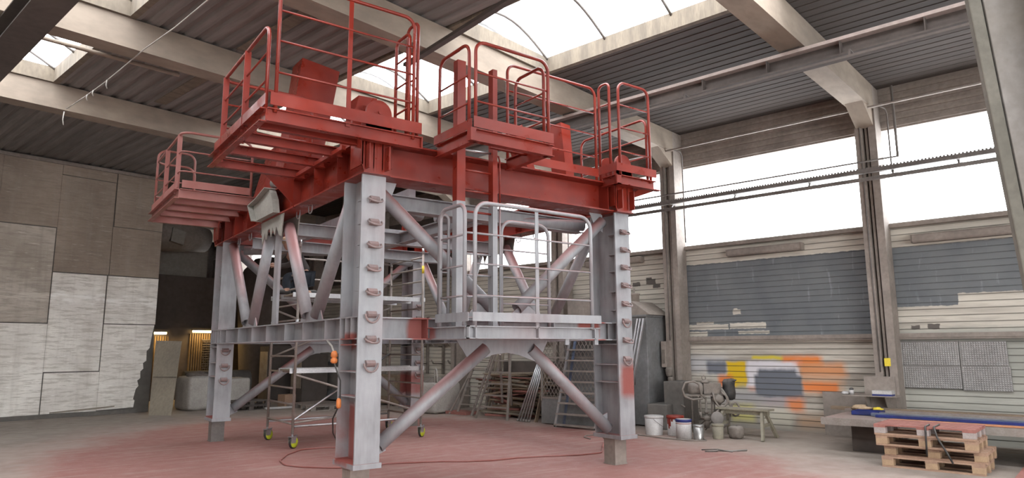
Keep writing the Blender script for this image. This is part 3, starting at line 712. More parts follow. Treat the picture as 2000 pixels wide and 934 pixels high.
    k = MB(); edge(k, (6.90, 6.93), (7.72, 6.93), zb, zt, .12); edge(k, (6.93, 7.20), (6.93, 6.93), zb, zt, .08); edge(k, (7.66, 6.95), (7.66, 8.5), zb, zt, .1)
    k.box(6.89, 6.87, zb, 6.98, 6.90, zt); k.prism([(7.45, 6.98, zb), (7.72, 6.9, zb), (7.72, 7.3, zb), (7.42, 7.3, 3.85)], (0, 0, .012))
    pf = k.build('platform', 'red', root)
    for y in (7.5, 8.0, 8.45): MB().ibeam((7.40, y, 4.05), (7.68, y, 4.05), .12, .08, .008, .011).build('joist', 'red', pf)
    rail(pf, [(7.0, 6.91), (7.64, 6.91)], 5.55, (5.2, 4.85, 4.49), 4.09, 'red')
    rail(pf, [(6.93, 7.03), (6.93, 7.25)], 5.56, (5.23, 4.88, 4.52), 4.09, 'red', rc=.08)
    rail(pf, [(7.64, 6.97), (7.64, 8.45)], 5.12, (4.82, 4.52), 4.09, 'red')
    rail(pf, [(5.22, 7.24), (6.84, 7.24)], 5.50, (5.12, 4.78, 4.44), 4.06, 'red')
    toe(pf, (6.9, 6.88), (7.73, 6.88), 4.18, 4.30, 'red'); toe(pf, (6.9, 6.88), (6.9, 7.25), 4.18, 4.30, 'red'); toe(pf, (5.55, 7.22), (6.86, 7.22), 4.14, 4.26, 'red')
    MB().box(7.1, 6.82, 3.97, 7.75, 6.9, 3.985).build('edge_plate', 'red', pf)

    # grey platform at the foot of the ladder
    zb, zt = 1.754, 1.895
    k = MB(); edge(k, (4.06, 6.42), (6.03, 6.42), zb, zt, .10); edge(k, (4.09, 7.28), (4.09, 6.42), zb, zt, .09); edge(k, (5.98, 7.28), (5.98, 6.42), zb, zt, .09)
    for x in (4.06, 4.15, 5.03, 5.92): k.box(x, 6.37, zb, x+.014, 6.47, zt)
    for x in (5.45, 5.93): k.box(x, 6.385, zb-.07, x+.06, 6.40, zb)
    k.box(4.1, 6.42, zb+.005, 5.96, 7.28, zb+.013)
    pf = k.build('platform', 'grey', root)
    rail(pf, [(4.15, 6.39), (5.90, 6.39)], 3.29, (2.93, 2.585, 2.23), 1.87, 'grey', r=.024, rc=.16, flat=((5.03, 6.39, .05),))
    rail(pf, [(4.085, 6.50), (4.085, 7.04)], 3.28, (2.925, 2.57, 2.23), 1.87, 'grey', r=.024, rc=.12)
    rail(pf, [(5.04, 7.14), (5.82, 7.14)], 3.28, (2.90, 2.55, 2.21), 1.87, 'grey', r=.024, rc=.16)
    rail(pf, [(4.10, 7.10), (4.23, 7.10)], 3.25, (2.9, 2.55, 2.21), 1.87, 'grey', r=.02, rc=.06)
    toe(pf, (4.10, 6.355), (6.02, 6.355), 1.945, 2.045, 'grey'); toe(pf, (4.06, 6.38), (4.06, 7.1), 1.945, 2.045, 'grey')
    # ladder
    ld = MB(); ld.m = 0; ld.box(4.25, 6.95, 3.42, 4.37, 7.05, 5.22); ld.box(4.78, 6.95, 3.42, 4.85, 7.05, 5.22)
    ld.tube([(4.92, 7.0, 3.42), (4.92, 7.0, 4.02), (4.90, 7.0, 4.08), (4.85, 7.0, 4.09)], .012, 6)
    ld.m = 1; ld.box(4.25, 6.95, 1.87, 4.37, 7.05, 3.42); ld.box(4.78, 6.95, 1.87, 4.85, 7.05, 3.42); ld.tube([(4.92, 7.0, 1.87), (4.92, 7.0, 3.42)], .012, 6)
    l = ld.build('ladder', ['red', 'grey'], root)
    for i in range(8):
        z = 3.83-.26*i; MB().tube([(4.37, 7.0, z), (4.78, 7.0, z)], .014, 8).build('rung', 'red' if z > 3.3 else 'grey', l)
    MB().tube([(4.37, 7.0, 4.08), (4.78, 7.0, 4.10)], .014, 8).build('rung', 'alu', l)
    # small flood lamp clamped on the inner beam
    return root
build_frame()
PED = None
def build_pedestals():
    for (x, y), lb in (((XL, YN), 'dusty brown square steel stand under the nearest leg, cut by the bottom edge'), ((XR, YN), 'brown square steel stand under the right leg, with bare floor around it'),
                       ((XL, YF), 'dark grey square steel stand under the far left leg'), ((XR, YF), 'square steel stand under the far right leg behind the diagonal tube')):
        x0 = x-.147+.026; y0 = y-.263+.15; k = MB(); s = .224
        k.box(x0, y0, 0, x0+s, y0+s, .345); k.box(x0-.01, y0-.01, .345, x0+s+.01, y0+s+.01, .365); k.box(x0-.01, y0-.01, 0, x0+s+.01, y0+s+.01, .012)
        tag(k.build('support_stand', 'wcol' if y == YN else 'pipe', base=(x0+s/2, y0+s/2, 0)), lb, 'stand', 'stands under the frame legs')
build_pedestals()

# ================================================================ ROOF LEVEL EQUIPMENT
def build_overhead():
    # crane runway girders
    for u, z1, h, w_, lb, v0, v1 in ((10.05, 5.975, .26, .26, 'long dusty crane runway girder with a pale top edge, nearer the window wall', -9.5, 20.0),
                         (1.99, 5.975, .34, .38, 'thick dark crane runway girder crossing the upper left corner', -9.5, 19.9)):
        t = thing('crane_girder', (u, 5, z1-h), lb, 'crane rail', T=B)
        MB(B).ibeam((u, v0, z1-h/2), (u, v1, z1-h/2), h, w_, .014, .022).build('girder', 'crane', t)
        if u > 5: MB(B).bar((u, v0, z1-.02), (u, v1, z1-.02), w_+.01, .05).build('top_flange', 'cranepale', t); MB(B).bar((u, v0, z1-h+.005), (u, v1, z1-h+.005), w_+.005, .016).build('bottom_flange', 'crane', t)
        for v in BEAMS:
            if v0 < v < v1: MB(B).box(u-.11, v-.12, z1, u+.11, v+.12, ZB).build('hanger_plate', 'crane', t)
        if u > 5:
            for i in range(12):
                v = -2.6+i*1.05; MB(B).box(u-.125, v, z1-h+.025, u-.01, v+.012, z1-.03).build('stiffener', 'crane', t)
    t = thing('conductor_rail', (9.75, 3, 5.60), 'thin dark power rail running below the crane girder near the windows', 'rail', T=B)
    mb = MB(B); mb.bar((9.78, -8, 5.60), (9.78, 9, 5.60), .05, .035); mb.build('rail', 'crane', t)
    for v in (-5, -2.5, 0, 2.5, 5, 7.5): MB(B).box(9.77, v-.015, 5.61, 9.79, v+.015, 5.69).box(9.77, v-.015, 5.685, 9.93, v+.015, 5.705).build('bracket', 'crane', t)
    tag(MB().bar((4.62, 9.1, 5.985), (4.96, 2.2, 5.985), .09, .05).build('bracing_bar', 'crane'), 'dark flat bracing bar crossing below the big skylight', 'bar')
    # rope with tied tags under the left beams
    t = thing('rope', (3.45, 9, 5.9), 'pale rope strung diagonally under the roof beams on the left with short tied ends', 'rope', T=B)
    P = [(3.50, 14.0, 5.99), (3.49, 12.9, 5.95), (3.485, 12.0, 5.94), (3.475, 11.1, 5.96), (3.47, 10.3, 5.99), (3.45, 9.2, 5.95), (3.43, 8.1, 5.97), (3.42, 6.5, 5.95), (3.42, 5.0, 5.97)]
    MB(B).tube(P, .009, 5).build('rope_line', 'bagw', t)
    for v, l in ((11.85, .14), (12.5, .10), (12.8, .10), (14.05, .25)):
        z = 5.945; MB(B).tube([(3.48, v, z), (3.47, v, z-l*.6), (3.49, v+.01, z-l)], .010, 5).build('tied_end', 'bagw', t)
    # steel pipe hung across the left skylight
    tag(MB(B).tube([(1.2, 11.9, 6.35), (4.6, 11.9, 6.38)], .035, 8).build('hanging_pipe', 'rbeam'), 'pale pipe crossing below the left skylight', 'pipe')
    # services along the window wall
    U = 13.38
    tag(MB(B).tube([(U, 20, 4.985), (U, 2.78, 4.985), (U, 2.78, 5.0), (U, 2.78, 6.3)], .022, 8).build('service_pipe', 'pipe'), 'thin grey pipe along the window wall, highest of three, turning up at its end', 'pipe')
    tag(MB(B).tube([(U, 20, 4.655), (U, -8, 4.655)], .038, 8).build('service_pipe', 'pipe'), 'thick dusty pipe along the window wall, lowest of three', 'pipe')
    t = thing('cable_tray', (U, 5, 4.78), 'perforated cable tray running between two pipes across the windows', 'cable tray', T=B)
    mb = MB(B); mb.box(U-.03, -8, 4.765, U+.05, 20, 4.775); mb.box(U-.03, -8, 4.775, U-.025, 20, 4.842)
    mb.box(U+.045, -8, 4.80, U+.05, 20, 4.86)
    v = -8.0
    while v < 14: mb.box(U-.031, v, 4.842, U-.024, v+.03, 4.856); v += .055
    mb.box(U-.031, -8, 4.856, U-.024, 20, 4.862); mb.build('tray', 'pipe', t)
    mb = MB(B); mb.tube([(U+.01, -8, 4.815), (U+.01, 20, 4.815)], .014, 6); mb.build('cables', 'rubber', t)
    for v in (-1.0, .4, 1.9, 2.9, 4.35, 5.85, 7.3, 8.6, 10.1, 11.6):
        mb = MB(B); mb.box(U-.05, v-.02, 4.76, UW+.02, v+.02, 4.79); mb.bar((U+.12, v, 4.77), (U-.02, v-.02, 4.66), .03, .03, up=(0, 1, 0)); mb.build('bracket', 'pipe', t)
    t = thing('overhead_conduit', (13.32, 5, 6.0), 'grey conduit high along the window wall above the glass with drops at the columns', 'conduit', T=B)
    MB(B).tube([(13.32, 19, 5.97), (13.32, -6, 5.97)], .022, 8).build('conduit', 'galv', t)
    for v in (3.02, 7.15, 10.35):
        MB(B).tube([(13.32, v, 5.97), (13.50, v-.08, 5.93), (13.55, v-.09, 5.85), (13.55, v-.09, 4.75 if v < 5 else 3.9)], .014, 7).build('conduit_drop', 'pipe', t)
    # closed dusty batten lamps
    for v1, v0, z, lb in ((6.29, 4.74, 3.635, 'long dusty batten lamp above the slate painted bay'), (2.80, 1.20, 3.56, 'long dusty batten lamp right of the second wall column'), (10.0, 8.42, 3.70, 'dusty batten lamp, its end showing right of the right frame leg')):
        t = thing('batten_lamp', (13.97, (v0+v1)/2, z-.08), lb, 'lamp', 'unlit batten lamps on the window wall', T=B)
        mb = MB(B); mb.prof((13.97, v0, z), (13.97, v1, z), [(-.085, -.05), (-.06, -.08), (.06, -.08), (.085, -.05), (.085, .05), (.06, .075), (-.06, .075), (-.085, .05)]); mb.build('housing', 'wcol', t, bevel=.01)
        mb = MB(B); mb.box(13.87, v0-.012, z-.07, 14.05, v0, z+.065); mb.box(13.87, v1, z-.07, 14.05, v1+.012, z+.065); mb.build('end_cap', 'wcol', t)
build_overhead()

# ================================================================ ALONG THE WINDOW WALL
def build_wall_items():
    # embossed sheet panels
    for v0, v1, z0, z1, lb in ((2.27, 3.26, 1.315, 1.735, 'upper embossed metal sheet next to the wall column'), (1.59, 2.26, 1.315, 1.725, 'upper embossed metal sheet farther from the wall column'),
                               (2.27, 3.26, .92, 1.31, 'lower embossed metal sheet next to the wall column'), (1.57, 2.26, .90, 1.31, 'lower embossed metal sheet farther from the wall column')):
        mb = MB(B); mb.box(14.0, v0, z0, 14.045, v1, z1); nx = int((v1-v0)/.036); nz = int((z1-z0)/.036)
        for i in range(nx):
            for j in range(nz):
                a = v0+.008+i*.036; b = z0+.008+j*.036; p = .024
                mb.add([(14.0, a, b), (14.0, a+p, b), (14.0, a+p, b+p), (14.0, a, b+p), (13.994, a+p/2, b+p/2)], [(0, 1, 4), (1, 2, 4), (2, 3, 4), (3, 0, 4)])
        tag(mb.build('embossed_sheet', 'emb'), lb, 'metal panel', 'embossed sheets on the wall')
    # shelf on the column
    t = thing('column_shelf', (13.4, 3.5, .55), 'small steel shelf on a bracket at the foot of the wall column', 'shelf', T=B)
    mb = MB(B); mb.box(13.22, 3.12, .785, 13.60, 4.0, .80); mb.build('shelf_plate', 'wcol', t)
    mb = MB(B); mb.prism([(13.58, 3.30, .78), (13.30, 3.30, .78), (13.58, 3.30, .35)], B2(0, .02)); mb.prism([(13.58, 3.62, .78), (13.30, 3.62, .78), (13.58, 3.62, .35)], B2(0, .02)); mb.box(13.57, 3.2, .3, 13.60, 3.7, 1.12); mb.build('bracket', 'wcol', t)
    t = thing('plastic_cup', (13.35, 3.86, .80), 'white cup of scraps on the column shelf', 'cup', T=B)
    MB(B).lathe((13.35, 3.86, .80), [(.035, 0), (.045, .085), (.04, .085), (.032, .01)], 12).build('cup', 'white', t); MB(B).blob((13.35, 3.86, .895), (.035, .035, .03), jit=.15).build('scrap', 'rubber', t)
    tag(MB(B).blob((13.33, 4.05-.09, .83), (.09, .06, .03), jit=.25).build('crumpled_paper', 'white'), 'crumpled white paper beside the cup on the column shelf', 'paper')
    t = thing('notebook_box', (13.34, 3.37, .80), 'shallow box with a blue base on the column shelf', 'box', T=B)
    MB(B).box(13.25, 3.19, .80, 13.45, 3.50, .83).build('base', 'blue', t); MB(B).box(13.25, 3.19, .83, 13.45, 3.50, .89).build('lid', 'white', t)
    tag(MB(B).box(13.592, 3.245, 1.30, 13.598, 3.345, 1.44).build('warning_sticker', 'label'), 'yellow sticker on the wall column above the shelf', 'sticker')
    tag(MB(B).box(13.93, 3.54, .0, 13.99, 4.55, .80).build('back_board', 'wcol'), 'brown board standing against the wall behind the long bench', 'board')
    # long bench of beams
    t = thing('long_bench', (12.6, 1.2, 0), 'long low work bench with a pale steel edge along the wall', 'bench', T=B)
    mb = MB(B); mb.box(11.72, -1.4, .43, 13.45, 3.86, .53); mb.box(11.70, -1.4, .425, 11.73, 3.88, .535); mb.build('bench_top', 'galv', t)
    for v0, v1 in ((3.02, 3.55), (.2, .7), (-1.2, -.8)): MB(B).box(12.1, v0, 0, 13.3, v1, .43).build('bench_pedestal', 'dark', t, bevel=.01)
    G = 'boards laid on the long bench'
    def board(name, u0, v0, u1, v1, z, w_, h, mt, lb, cat='board', g=G):
        tag(MB(B).bar((u0, v0, z+h/2), (u1, v1, z+h/2), w_, h).build(name, mt), lb, cat, g)
    board('timber_board', 13.32, 4.2, 13.22, -1.4, .535, .16, .06, 'wood', 'pale timber board at the back of the long bench')
    board('timber_board', 13.10, 3.9, 12.95, -1.4, .535, .15, .045, 'galv', 'grey plank in front of the rearmost board on the bench')
    board('steel_section', 12.45, 3.3, 12.30, -1.4, .535, .22, .05, 'bluesteel', 'grey blue steel section along the bench')
    board('steel_section', 12.22, 3.2, 12.08, -1.4, .535, .06, .04, 'blue', 'dark blue strip along the front of the bench')
    board('timber_board', 11.86, 2.9, 11.82, -1.0, .535, .10, .02, 'palorange', 'thin orange tinted strip near the front edge of the bench')
    t = thing('blue_tray', (12.6, 3.45, .535), 'blue plastic tray at the left end of the bench', 'tray', T=B)
    mb = MB(B); mb.box(12.42, 3.20, .535, 12.78, 3.62, .545); mb.box(12.42, 3.20, .535, 12.43, 3.62, .60); mb.box(12.77, 3.20, .535, 12.78, 3.62, .60); mb.box(12.42, 3.20, .535, 12.78, 3.21, .60); mb.box(12.42, 3.61, .535, 12.78, 3.62, .60); mb.build('tray_body', 'blue', t)
    tag(MB(B).blob((13.0, 3.62, .60), (.13, .17, .05), jit=.3).build('rag', 'tan'), 'crumpled sandy rag at the left end of the bench', 'rag')
    tag(MB(B).blob((12.95, 3.36, .60), (.07, .08, .03), jit=.3).build('glove', 'label'), 'pale yellow glove beside the rag on the bench', 'glove')
    # pallets
    def pallet():
        t = thing('pallet', (10.82, 2.2, 0), 'timber pallet at the bottom of the strapped stack, grey block corners at floor level', 'pallet', 'strapped stack of pallets', T=B)
        u0, u1, v0, v1 = 10.80, 11.60, 1.60, 2.80
        for u in (u0, (u0+u1)/2-.07, u1-.14):
            MB(B).box(u, v0, 0, u+(.10 if u != (u0+u1)/2-.07 else .14), v1, .022).build('bottom_board', 'pallet', t)
            for v in (v0, (v0+v1)/2-.0725, v1-.145): MB(B).box(u, v, .022, u+.12, v+.145, .10).build('pallet_block', 'block2', t, bevel=.004)
        for v in (v0, (v0+v1)/2-.0725, v1-.145): MB(B).box(u0, v, .10, u1, v+.145, .122).build('cross_board', 'pallet', t)
        for i, u in enumerate((u0, u0+.17, u0+.33, u0+.49, u1-.12)): MB(B).box(u, v0, .122, u+.12, v1, .144).build('deck_board', 'pallet', t)
        return t
    p = pallet(); lbs = ('second timber pallet from the floor in the strapped stack', 'third timber pallet from the floor in the strapped stack', 'top pallet of the strapped stack with red dusted deck boards')
    for i, (du, dv) in enumerate(((.05, -.03), (-.02, .05), (-.03, .06))):
        d = B((du, dv, 0)); q = copy_tree(p, (d[0], d[1], .144*(i+1))); q['label'] = lbs[i]
        if i in (2, 0):
            for ch in kids(q):
                if (i == 2 and ch.name.startswith(('deck', 'cross'))): ch.data = ch.data.copy(); ch.data.materials[0] = M['palred']
                if i in (2,) and ch.name.startswith('pallet_block'): ch.data = ch.data.copy(); ch.data.materials[0] = M['blockg']
    G = 'strapping bands on the pallet stack'
    tag(MB(B).tube([(11.0, 2.22, .588), (10.755, 2.22, .583), (10.745, 2.22, .50), (10.75, 2.23, .2)], .012, 6).build('strap', 'rubber'), 'grey band hanging straight down the front of the pallet stack', 'strap', G)
    tag(MB(B).tube([(11.1, 2.12, .588), (10.755, 2.12, .583), (10.745, 2.09, .45), (10.75, 1.99, .25), (10.76, 1.94, .13)], .012, 6).build('strap', 'rubber'), 'grey band slanting down the front of the pallet stack', 'strap', G)
    # saw horse with a plank
    t = thing('sawhorse', (12.55, 5.55, 0), 'dirty timber sawhorse in front of the painted slats', 'sawhorse', T=B)
    MB(B).box(12.42, 5.02, .50, 12.72, 6.02, .53).build('top_board', 'khaki', t); MB(B).box(12.50, 5.07, .42, 12.62, 5.96, .50).build('cross_beam', 'khaki', t)
    for v, s in ((5.88, 1), (5.16, -1)):
        for u, q in ((12.50, -1), (12.62, 1)): MB(B).bar((u, v, .50), (u+q*.27, v+s*.10, 0), .07, .045, up=(0, 1, 0)).build('leg', 'khaki', t)
        MB(B).bar((12.38, v+s*.04, .25), (12.74, v+s*.04, .25), .03, .06).build('brace', 'khaki', t)
    # pails and tins; world positions
    def pail(x, y, r, h, name, mt, lb, lid=None, lidm=None, bail=False, splash=None, cat='bucket', taper=.9):
        t = thing(name, (x, y, 0), lb, cat, 'pails and tins by the wall column')
        MB().lathe((x, y, 0), [(r*taper, 0), (r*taper, .01), (r, h), (r*.94, h), (r*.92, h-.04)] if not lid else [(r*taper, 0), (r, h)], 22).build('body', mt, t)
        if lid: MB().lathe((x, y, h), [(r*1.03, -lid), (r*1.05, -lid*.4), (r*1.05, 0), (r*.9, .0), (r*.86, -.01)], 22).build('rim', lidm, t)
        else: MB().lathe((x, y, h), [(r*1.0, -.045), (r*1.04, -.03), (r*1.04, 0), (r*.95, 0)], 22).build('rim', mt, t)
        if bail: MB().tube([(x+(r+.012)*sin(a-.9)*1.0, y-(r+.012)*cos(a-.9), h*.86-.16*sin(a/pi*pi)) for a in [pi*i/10 for i in range(11)]], .004, 5).build('handle', 'pipe', t)
        if splash:
            mb = MB(); mb.lathe((x, y, h), [(r*1.055, -.05), (r*1.07, -.02), (r*1.07, .006), (r*.8, .012)], 18)
            for i in range(11):
                a = random.uniform(0, 2*pi); l = random.uniform(.06, .24); mb.bar((x+r*1.0*cos(a), y+r*1.0*sin(a), h-.02), (x+r*.965*cos(a), y+r*.965*sin(a), h-l), .03, .012, up=(cos(a), sin(a), 0))
            mb.build('paint_runs', splash, t)
        return t
    pail(10.17, 9.35, .178, .36, 'bucket', 'white', 'large white pail with a wire handle, leftmost of the pails', bail=True)
    pail(10.42, 9.04, .155, .36, 'paint_tin', 'white', 'paint tin with red paint running down, between two white ones', bail=True, splash='red', cat='paint tin', taper=.97)
    pail(10.16, 8.62, .142, .35, 'paint_tin', 'white', 'white paint tin with a blue rim and a red line', lid=.05, lidm='blue', cat='paint tin', taper=1.0)
    MBx = MB().lathe((10.16, 8.62, .27), [(.1425, 0), (.1445, .0), (.1445, .012), (.1425, .012)], 22).build('red_band', 'palred'); MBx.name = 'adhesive_band'; tag(MBx, 'thin red band round the tin with the blue rim', 'band')
    pail(10.30, 8.40, .093, .26, 'steel_can', 'chrome', 'small bare steel can beside the blue rimmed tin', cat='can', taper=1.0)
    pail(10.62, 8.22, .105, .27, 'bucket', 'khaki', 'dust covered yellowish bucket right of the pump', taper=.85)
    tag(MB().lathe((10.66, 8.25, .36), [(.02, -.012), (.11, -.01), (.12, 0), (.11, .01), (.02, .012)], 20, (-.6, -.78, .12)).build('pan_lid', 'pipe'), 'round dusty lid standing in the yellowish bucket', 'lid')
    t = thing('dirty_sack', (10.93, 8.02, 0), 'small lumpy dusty sack under the left end of the sawhorse', 'sack')
    MB().blob((10.91, 8.04, .115), (.115, .115, .115), 14, 9, .06, .45).build('sack_body', 'dirty', t)
    tag(MB().tube([(9.9, 9.9, .012), (9.85, 9.4, .012), (9.85, 8.9, .012), (9.95, 8.35, .012), (10.2, 8.15, .012), (10.42, 8.42, .012), (10.65, 8.62, .012)], .01, 6).build('dusty_hose', 'dirty'), 'thin dusty hose lying in front of the pails', 'hose')
    # spray pump unit
    t = thing('spray_pump', (11.05, 8.75, 0), 'dust caked paint spray pump on a frame with looped hoses and a motor on top', 'pump')
    cx, cy = 11.02, 8.78
    def L(a, b, z): return (cx+a*.81+b*.59, cy-a*.59+b*.81, z)      # a to the viewer's right, b away
    for nm, pts, r in (('frame', [L(-.12, -.05, .28), L(-.12, -.05, .72)], .016), ('frame', [L(.1, -.05, .28), L(.1, -.05, .72)], .016), ('frame', [L(.30, .1, 0), L(.30, .1, .55)], .02), ('frame', [L(-.2, .25, 0), L(-.2, .25, .7)], .016), ('frame', [L(.25, .3, 0), L(.25, .3, .7)], .016)):
        MB().tube(pts, r, 8).build(nm, 'dirty', t)
    MB().tube([L(-.01, -.05, .12), L(-.01, -.05, .34), L(-.01, -.05, .35), L(-.01, -.05, .70)], [.05, .05, .018, .018], 10).build('pump_cylinder', 'dirty', t)
    mb = MB(); mb.lathe(L(-.01, -.05, .30), [(.03, -.05), (.07, -.03), (.07, .03), (.03, .05)], 12); mb.lathe(L(-.01, -.05, .42), [(.03, -.03), (.05, 0), (.03, .03)], 12); mb.tube([L(-.01, -.05, .30), L(-.13, -.08, .32), L(-.14, -.1, .42)], .025, 8); mb.build('valve_block', 'dirty', t)
    mb = MB(); mb.bar(L(-.42, 0, .735), L(.3, 0, .735), .3, .03); mb.build('deck_plate', 'dirty', t)
    mb = MB(); mb.lathe(L(-.32, .02, .85), [(.05, 0), (.11, .02), (.12, .05), (.12, .24), (.10, .27)], 14, tuple(Vector(L(1, 0, 0))-Vector(L(0, 0, 0)))); mb.bar(L(-.05, 0, .86), L(.28, 0, .86), .2, .2)
    mb.lathe(L(.0, 0, .97), [(.09, 0), (.05, .04), (.02, .05)], 12); mb.build('air_motor', 'dirty', t)
    MB().tube([L(-.02+.035*cos(a), 0, 1.06+.04*sin(a)) for a in [2*pi*i/10 for i in range(10)]], .010, 6, closed=True).build('lifting_eye', 'dirty', t)
    for pts in ([L(-.05, -.15, .68), L(-.12, -.17, .75), L(-.16, -.17, .95), L(-.26, -.17, 1.0), L(-.42, -.17, .98), L(-.48, -.17, .85), L(-.44, -.17, .72), L(-.3, -.17, .66), L(-.1, -.17, .68)],
                [L(.1, -.15, .80), L(.12, -.18, .65), L(.18, -.2, .54), L(.28, -.2, .52), L(.36, -.2, .6), L(.34, -.2, .72), L(.26, -.18, .80)],
                [L(.28, -.15, .85), L(.36, -.2, .7), L(.42, -.2, .5), L(.44, -.18, .4), L(.5, -.15, .34), L(.58, -.15, .38), L(.6, -.15, .5), L(.55, -.15, .6), L(.47, -.15, .6), L(.42, -.15, .45), L(.38, -.15, .2), L(.2, -.1, .1), L(.1, -.1, .12)]):
        MB().tube(fillet(pts, .05, 3), .019, 7).build('hose_loop', 'dirty', t)
    MB().blob(L(.22, -.1, .66), (.13, .1, .10), 10, 7, .2).build('regulator', 'dirty', t)
    for a, b in ((.02, .3), (-.2, .25)): MB().tube([L(a, .2, .05), L(b+.1, .25, .5)], .012, 6).build('stay', 'dirty', t)
    t = thing('black_bag', L(.46, 0, .65), 'black plastic bag hung on the top of the spray pump', 'bag')
    mb = MB(); mb.blob(L(.45, -.02, .84), (.11, .10, .19), 14, 9, .10, .5); mb.build('bag_body', 'rubber', t)
    MB().blob(L(.50, -.03, 1.01), (.10, .07, .035), jit=.35).build('bag_rim', 'rubber', t)
    # plinth, column switch boxes and hanging cable
    t = thing('concrete_plinth', (12.9, 7.5, 0), 'concrete plinth at the foot of the wall column behind the pails', 'plinth', T=B)
    MB(B).box(12.70, 7.20, 0, 13.55, 7.66, .50).build('block', 'conc', t, bevel=.02); MB(B).box(12.95, 6.95, 0, 13.57, 7.40, .95).build('pier', 'conc', t, bevel=.01)
    t = thing('switch_box', (13.5, 7.65, 1.2), 'dusty narrow switch box on the wall column left of the slats', 'switch box', T=B)
    MB(B).box(13.46, 7.60, 1.22, 13.60, 7.72, 1.78).build('enclosure', 'wcol', t, bevel=.01); MB(B).box(13.44, 7.63, 1.3, 13.46, 7.69, 1.6).build('cover', 'dirty', t)
    t = thing('wall_socket', (13.5, 7.5, .9), 'dust caked socket outlet hanging below the switch box', 'socket', T=B)
    MB(B).blob((13.50, 7.56, 1.12), (.05, .08, .10), jit=.1, sq=.6).build('socket_body', 'dirty', t); MB(B).blob((13.48, 7.52, .96), (.04, .06, .06), jit=.1, sq=.6).build('plug', 'dirty', t)
    tag(MB(B).tube([(13.46, 7.55, .92), (13.40, 7.5, .75), (13.3, 7.35, .60), (13.05, 7.1, .50), (12.8, 6.85, .47)], .013, 6).build('power_cable', 'dirty'), 'dark cable drooping from the socket to the pump', 'cable')
    for v in (3.42, 7.56):
        tag(MB(B).tube([(13.59, v, 1.2 if v < 5 else 1.8), (13.59, v, 5.9)], .012, 6).build('column_conduit', 'pipe'), 'thin conduit running up the ' + ('wall column behind the column shelf' if v < 5 else 'wall column behind the plinth'), 'conduit', 'conduits on the wall columns')
    # tank cabinet with pyramid hood
    t = thing('extraction_cabinet', (13.5, 8.6, 0), 'tall blue grey steel cabinet with a sloping hood beside the wall column', 'cabinet', T=B)
    mb = MB(B); mb.box(13.0, 7.78, .02, 13.95, 9.9, 2.33); mb.box(12.97, 7.76, 2.30, 13.97, 9.95, 2.35); mb.build('body', 'dgreen', t, bevel=.012)
    mb = MB(B); mb.add([(13.0, 7.70, 2.35), (13.9, 7.70, 2.35), (13.9, 9.9, 2.35), (13.0, 9.9, 2.35), (13.0, 8.15, 2.66), (13.9, 8.15, 2.66), (13.9, 9.9, 2.76), (13.0, 9.9, 2.76)], [(0, 3, 2, 1), (4, 5, 6, 7), (0, 1, 5, 4), (1, 2, 6, 5), (2, 3, 7, 6), (3, 0, 4, 7)]); mb.build('hood', 'wcol', t)
    mb = MB(B); mb.lathe((13.3, 8.25, 2.64), [(.11, 0), (.11, .16), (.13, .17), (.13, .2), (.02, .22), (.02, .32)], 14); mb.build('outlet', 'wcol', t)
    mb = MB(B); mb.lathe((13.2, 9.2, 2.72), [(.16, 0), (.17, .05), (.10, .07), (.09, .22), (.02, .23)], 14); mb.build('fan_motor', 'pipe', t)
    MB(B).box(12.99, 8.1, .85, 13.0, 8.7, 1.6).build('door', 'dark', t)
    G = 'aluminium sections leaning by the cabinet'
    for i, (dv, du) in enumerate(((0, 0), (.075, -.02), (.15, .01))):
        tag(MB(B).bar((12.42+du, 8.02+dv, 0), (12.93+du*.3, 7.80+dv, 2.26), .05, .035, up=(0, 1, 0)).build('leaning_section', 'alu'), ('pale aluminium section leaning on the cabinet, nearest the wall column', 'middle aluminium section leaning on the cabinet', 'aluminium section leaning on the cabinet, nearest the frame leg')[i], 'metal bar', G)
    # mesh fronted locker
    t = thing('mesh_locker', (12.5, 9.2, 0), 'grey steel locker with a diamond mesh front behind the aluminium ladder', 'locker', T=B)
    u0, v0, v1 = 12.02, 8.42, 9.93
    mb = MB(B); mb.box(u0, v0, .02, 12.95, v1, .55); mb.box(12.90, v0, .55, 12.95, v1, 1.85); mb.box(u0, v0, 1.8, 12.95, v1, 1.85); mb.build('body', 'dgreen', t)
    mb = MB(B)
    for v in (v0, 9.12, v1-.04): mb.box(u0-.015, v, .5, u0+.02, v+.04, 1.85)
    for z in (.55, 1.42, 1.80): mb.box(u0-.015, v0, z, u0+.02, v1, z+.035)
    mb.build('mesh_frame', 'galv', t)
    mb = MB(B); zz0, zz1 = .58, 1.80; H = zz1-zz0; k = -H*.62
    while k < v1-v0:
        for s in (0, 1):
            a, b = k, k+H*.62; za, zb_ = 0.0, H
            if a < 0: za = -a/.62; a = 0
            if b > v1-v0: zb_ = H-(b-(v1-v0))/.62; b = v1-v0
            if zb_ > za:
                if s == 0: mb.bar((u0, v0+a, zz0+za), (u0, v0+b, zz0+zb_), .008, .008, up=(1, 0, 0))
                else: mb.bar((u0, v0+a, zz1-za), (u0, v0+b, zz1-zb_), .008, .008, up=(1, 0, 0))
        k += .098
    mb.build('diamond_mesh', 'galv', t)
    # aluminium step ladder in front of it
    t = thing('step_ladder', (11.8, 8.9, 0), 'aluminium ladder with broad treads leaning against the mesh locker', 'ladder', T=B)
    def lp(f, v): return (11.74+.22*f, v-.30*f, 1.92*f)
    for v, mt in ((9.33, 'alu'), (8.30, 'alu')): MB(B).bar(lp(0, v), lp(1, v), .03, .055, up=(0, 1, 0)).build('stile', mt, t)
    MB(B).bar((11.86, 9.20, 0), (12.0, 8.93, 1.9), .03, .05, up=(0, 1, 0)).build('stile', 'bluesteel', t)
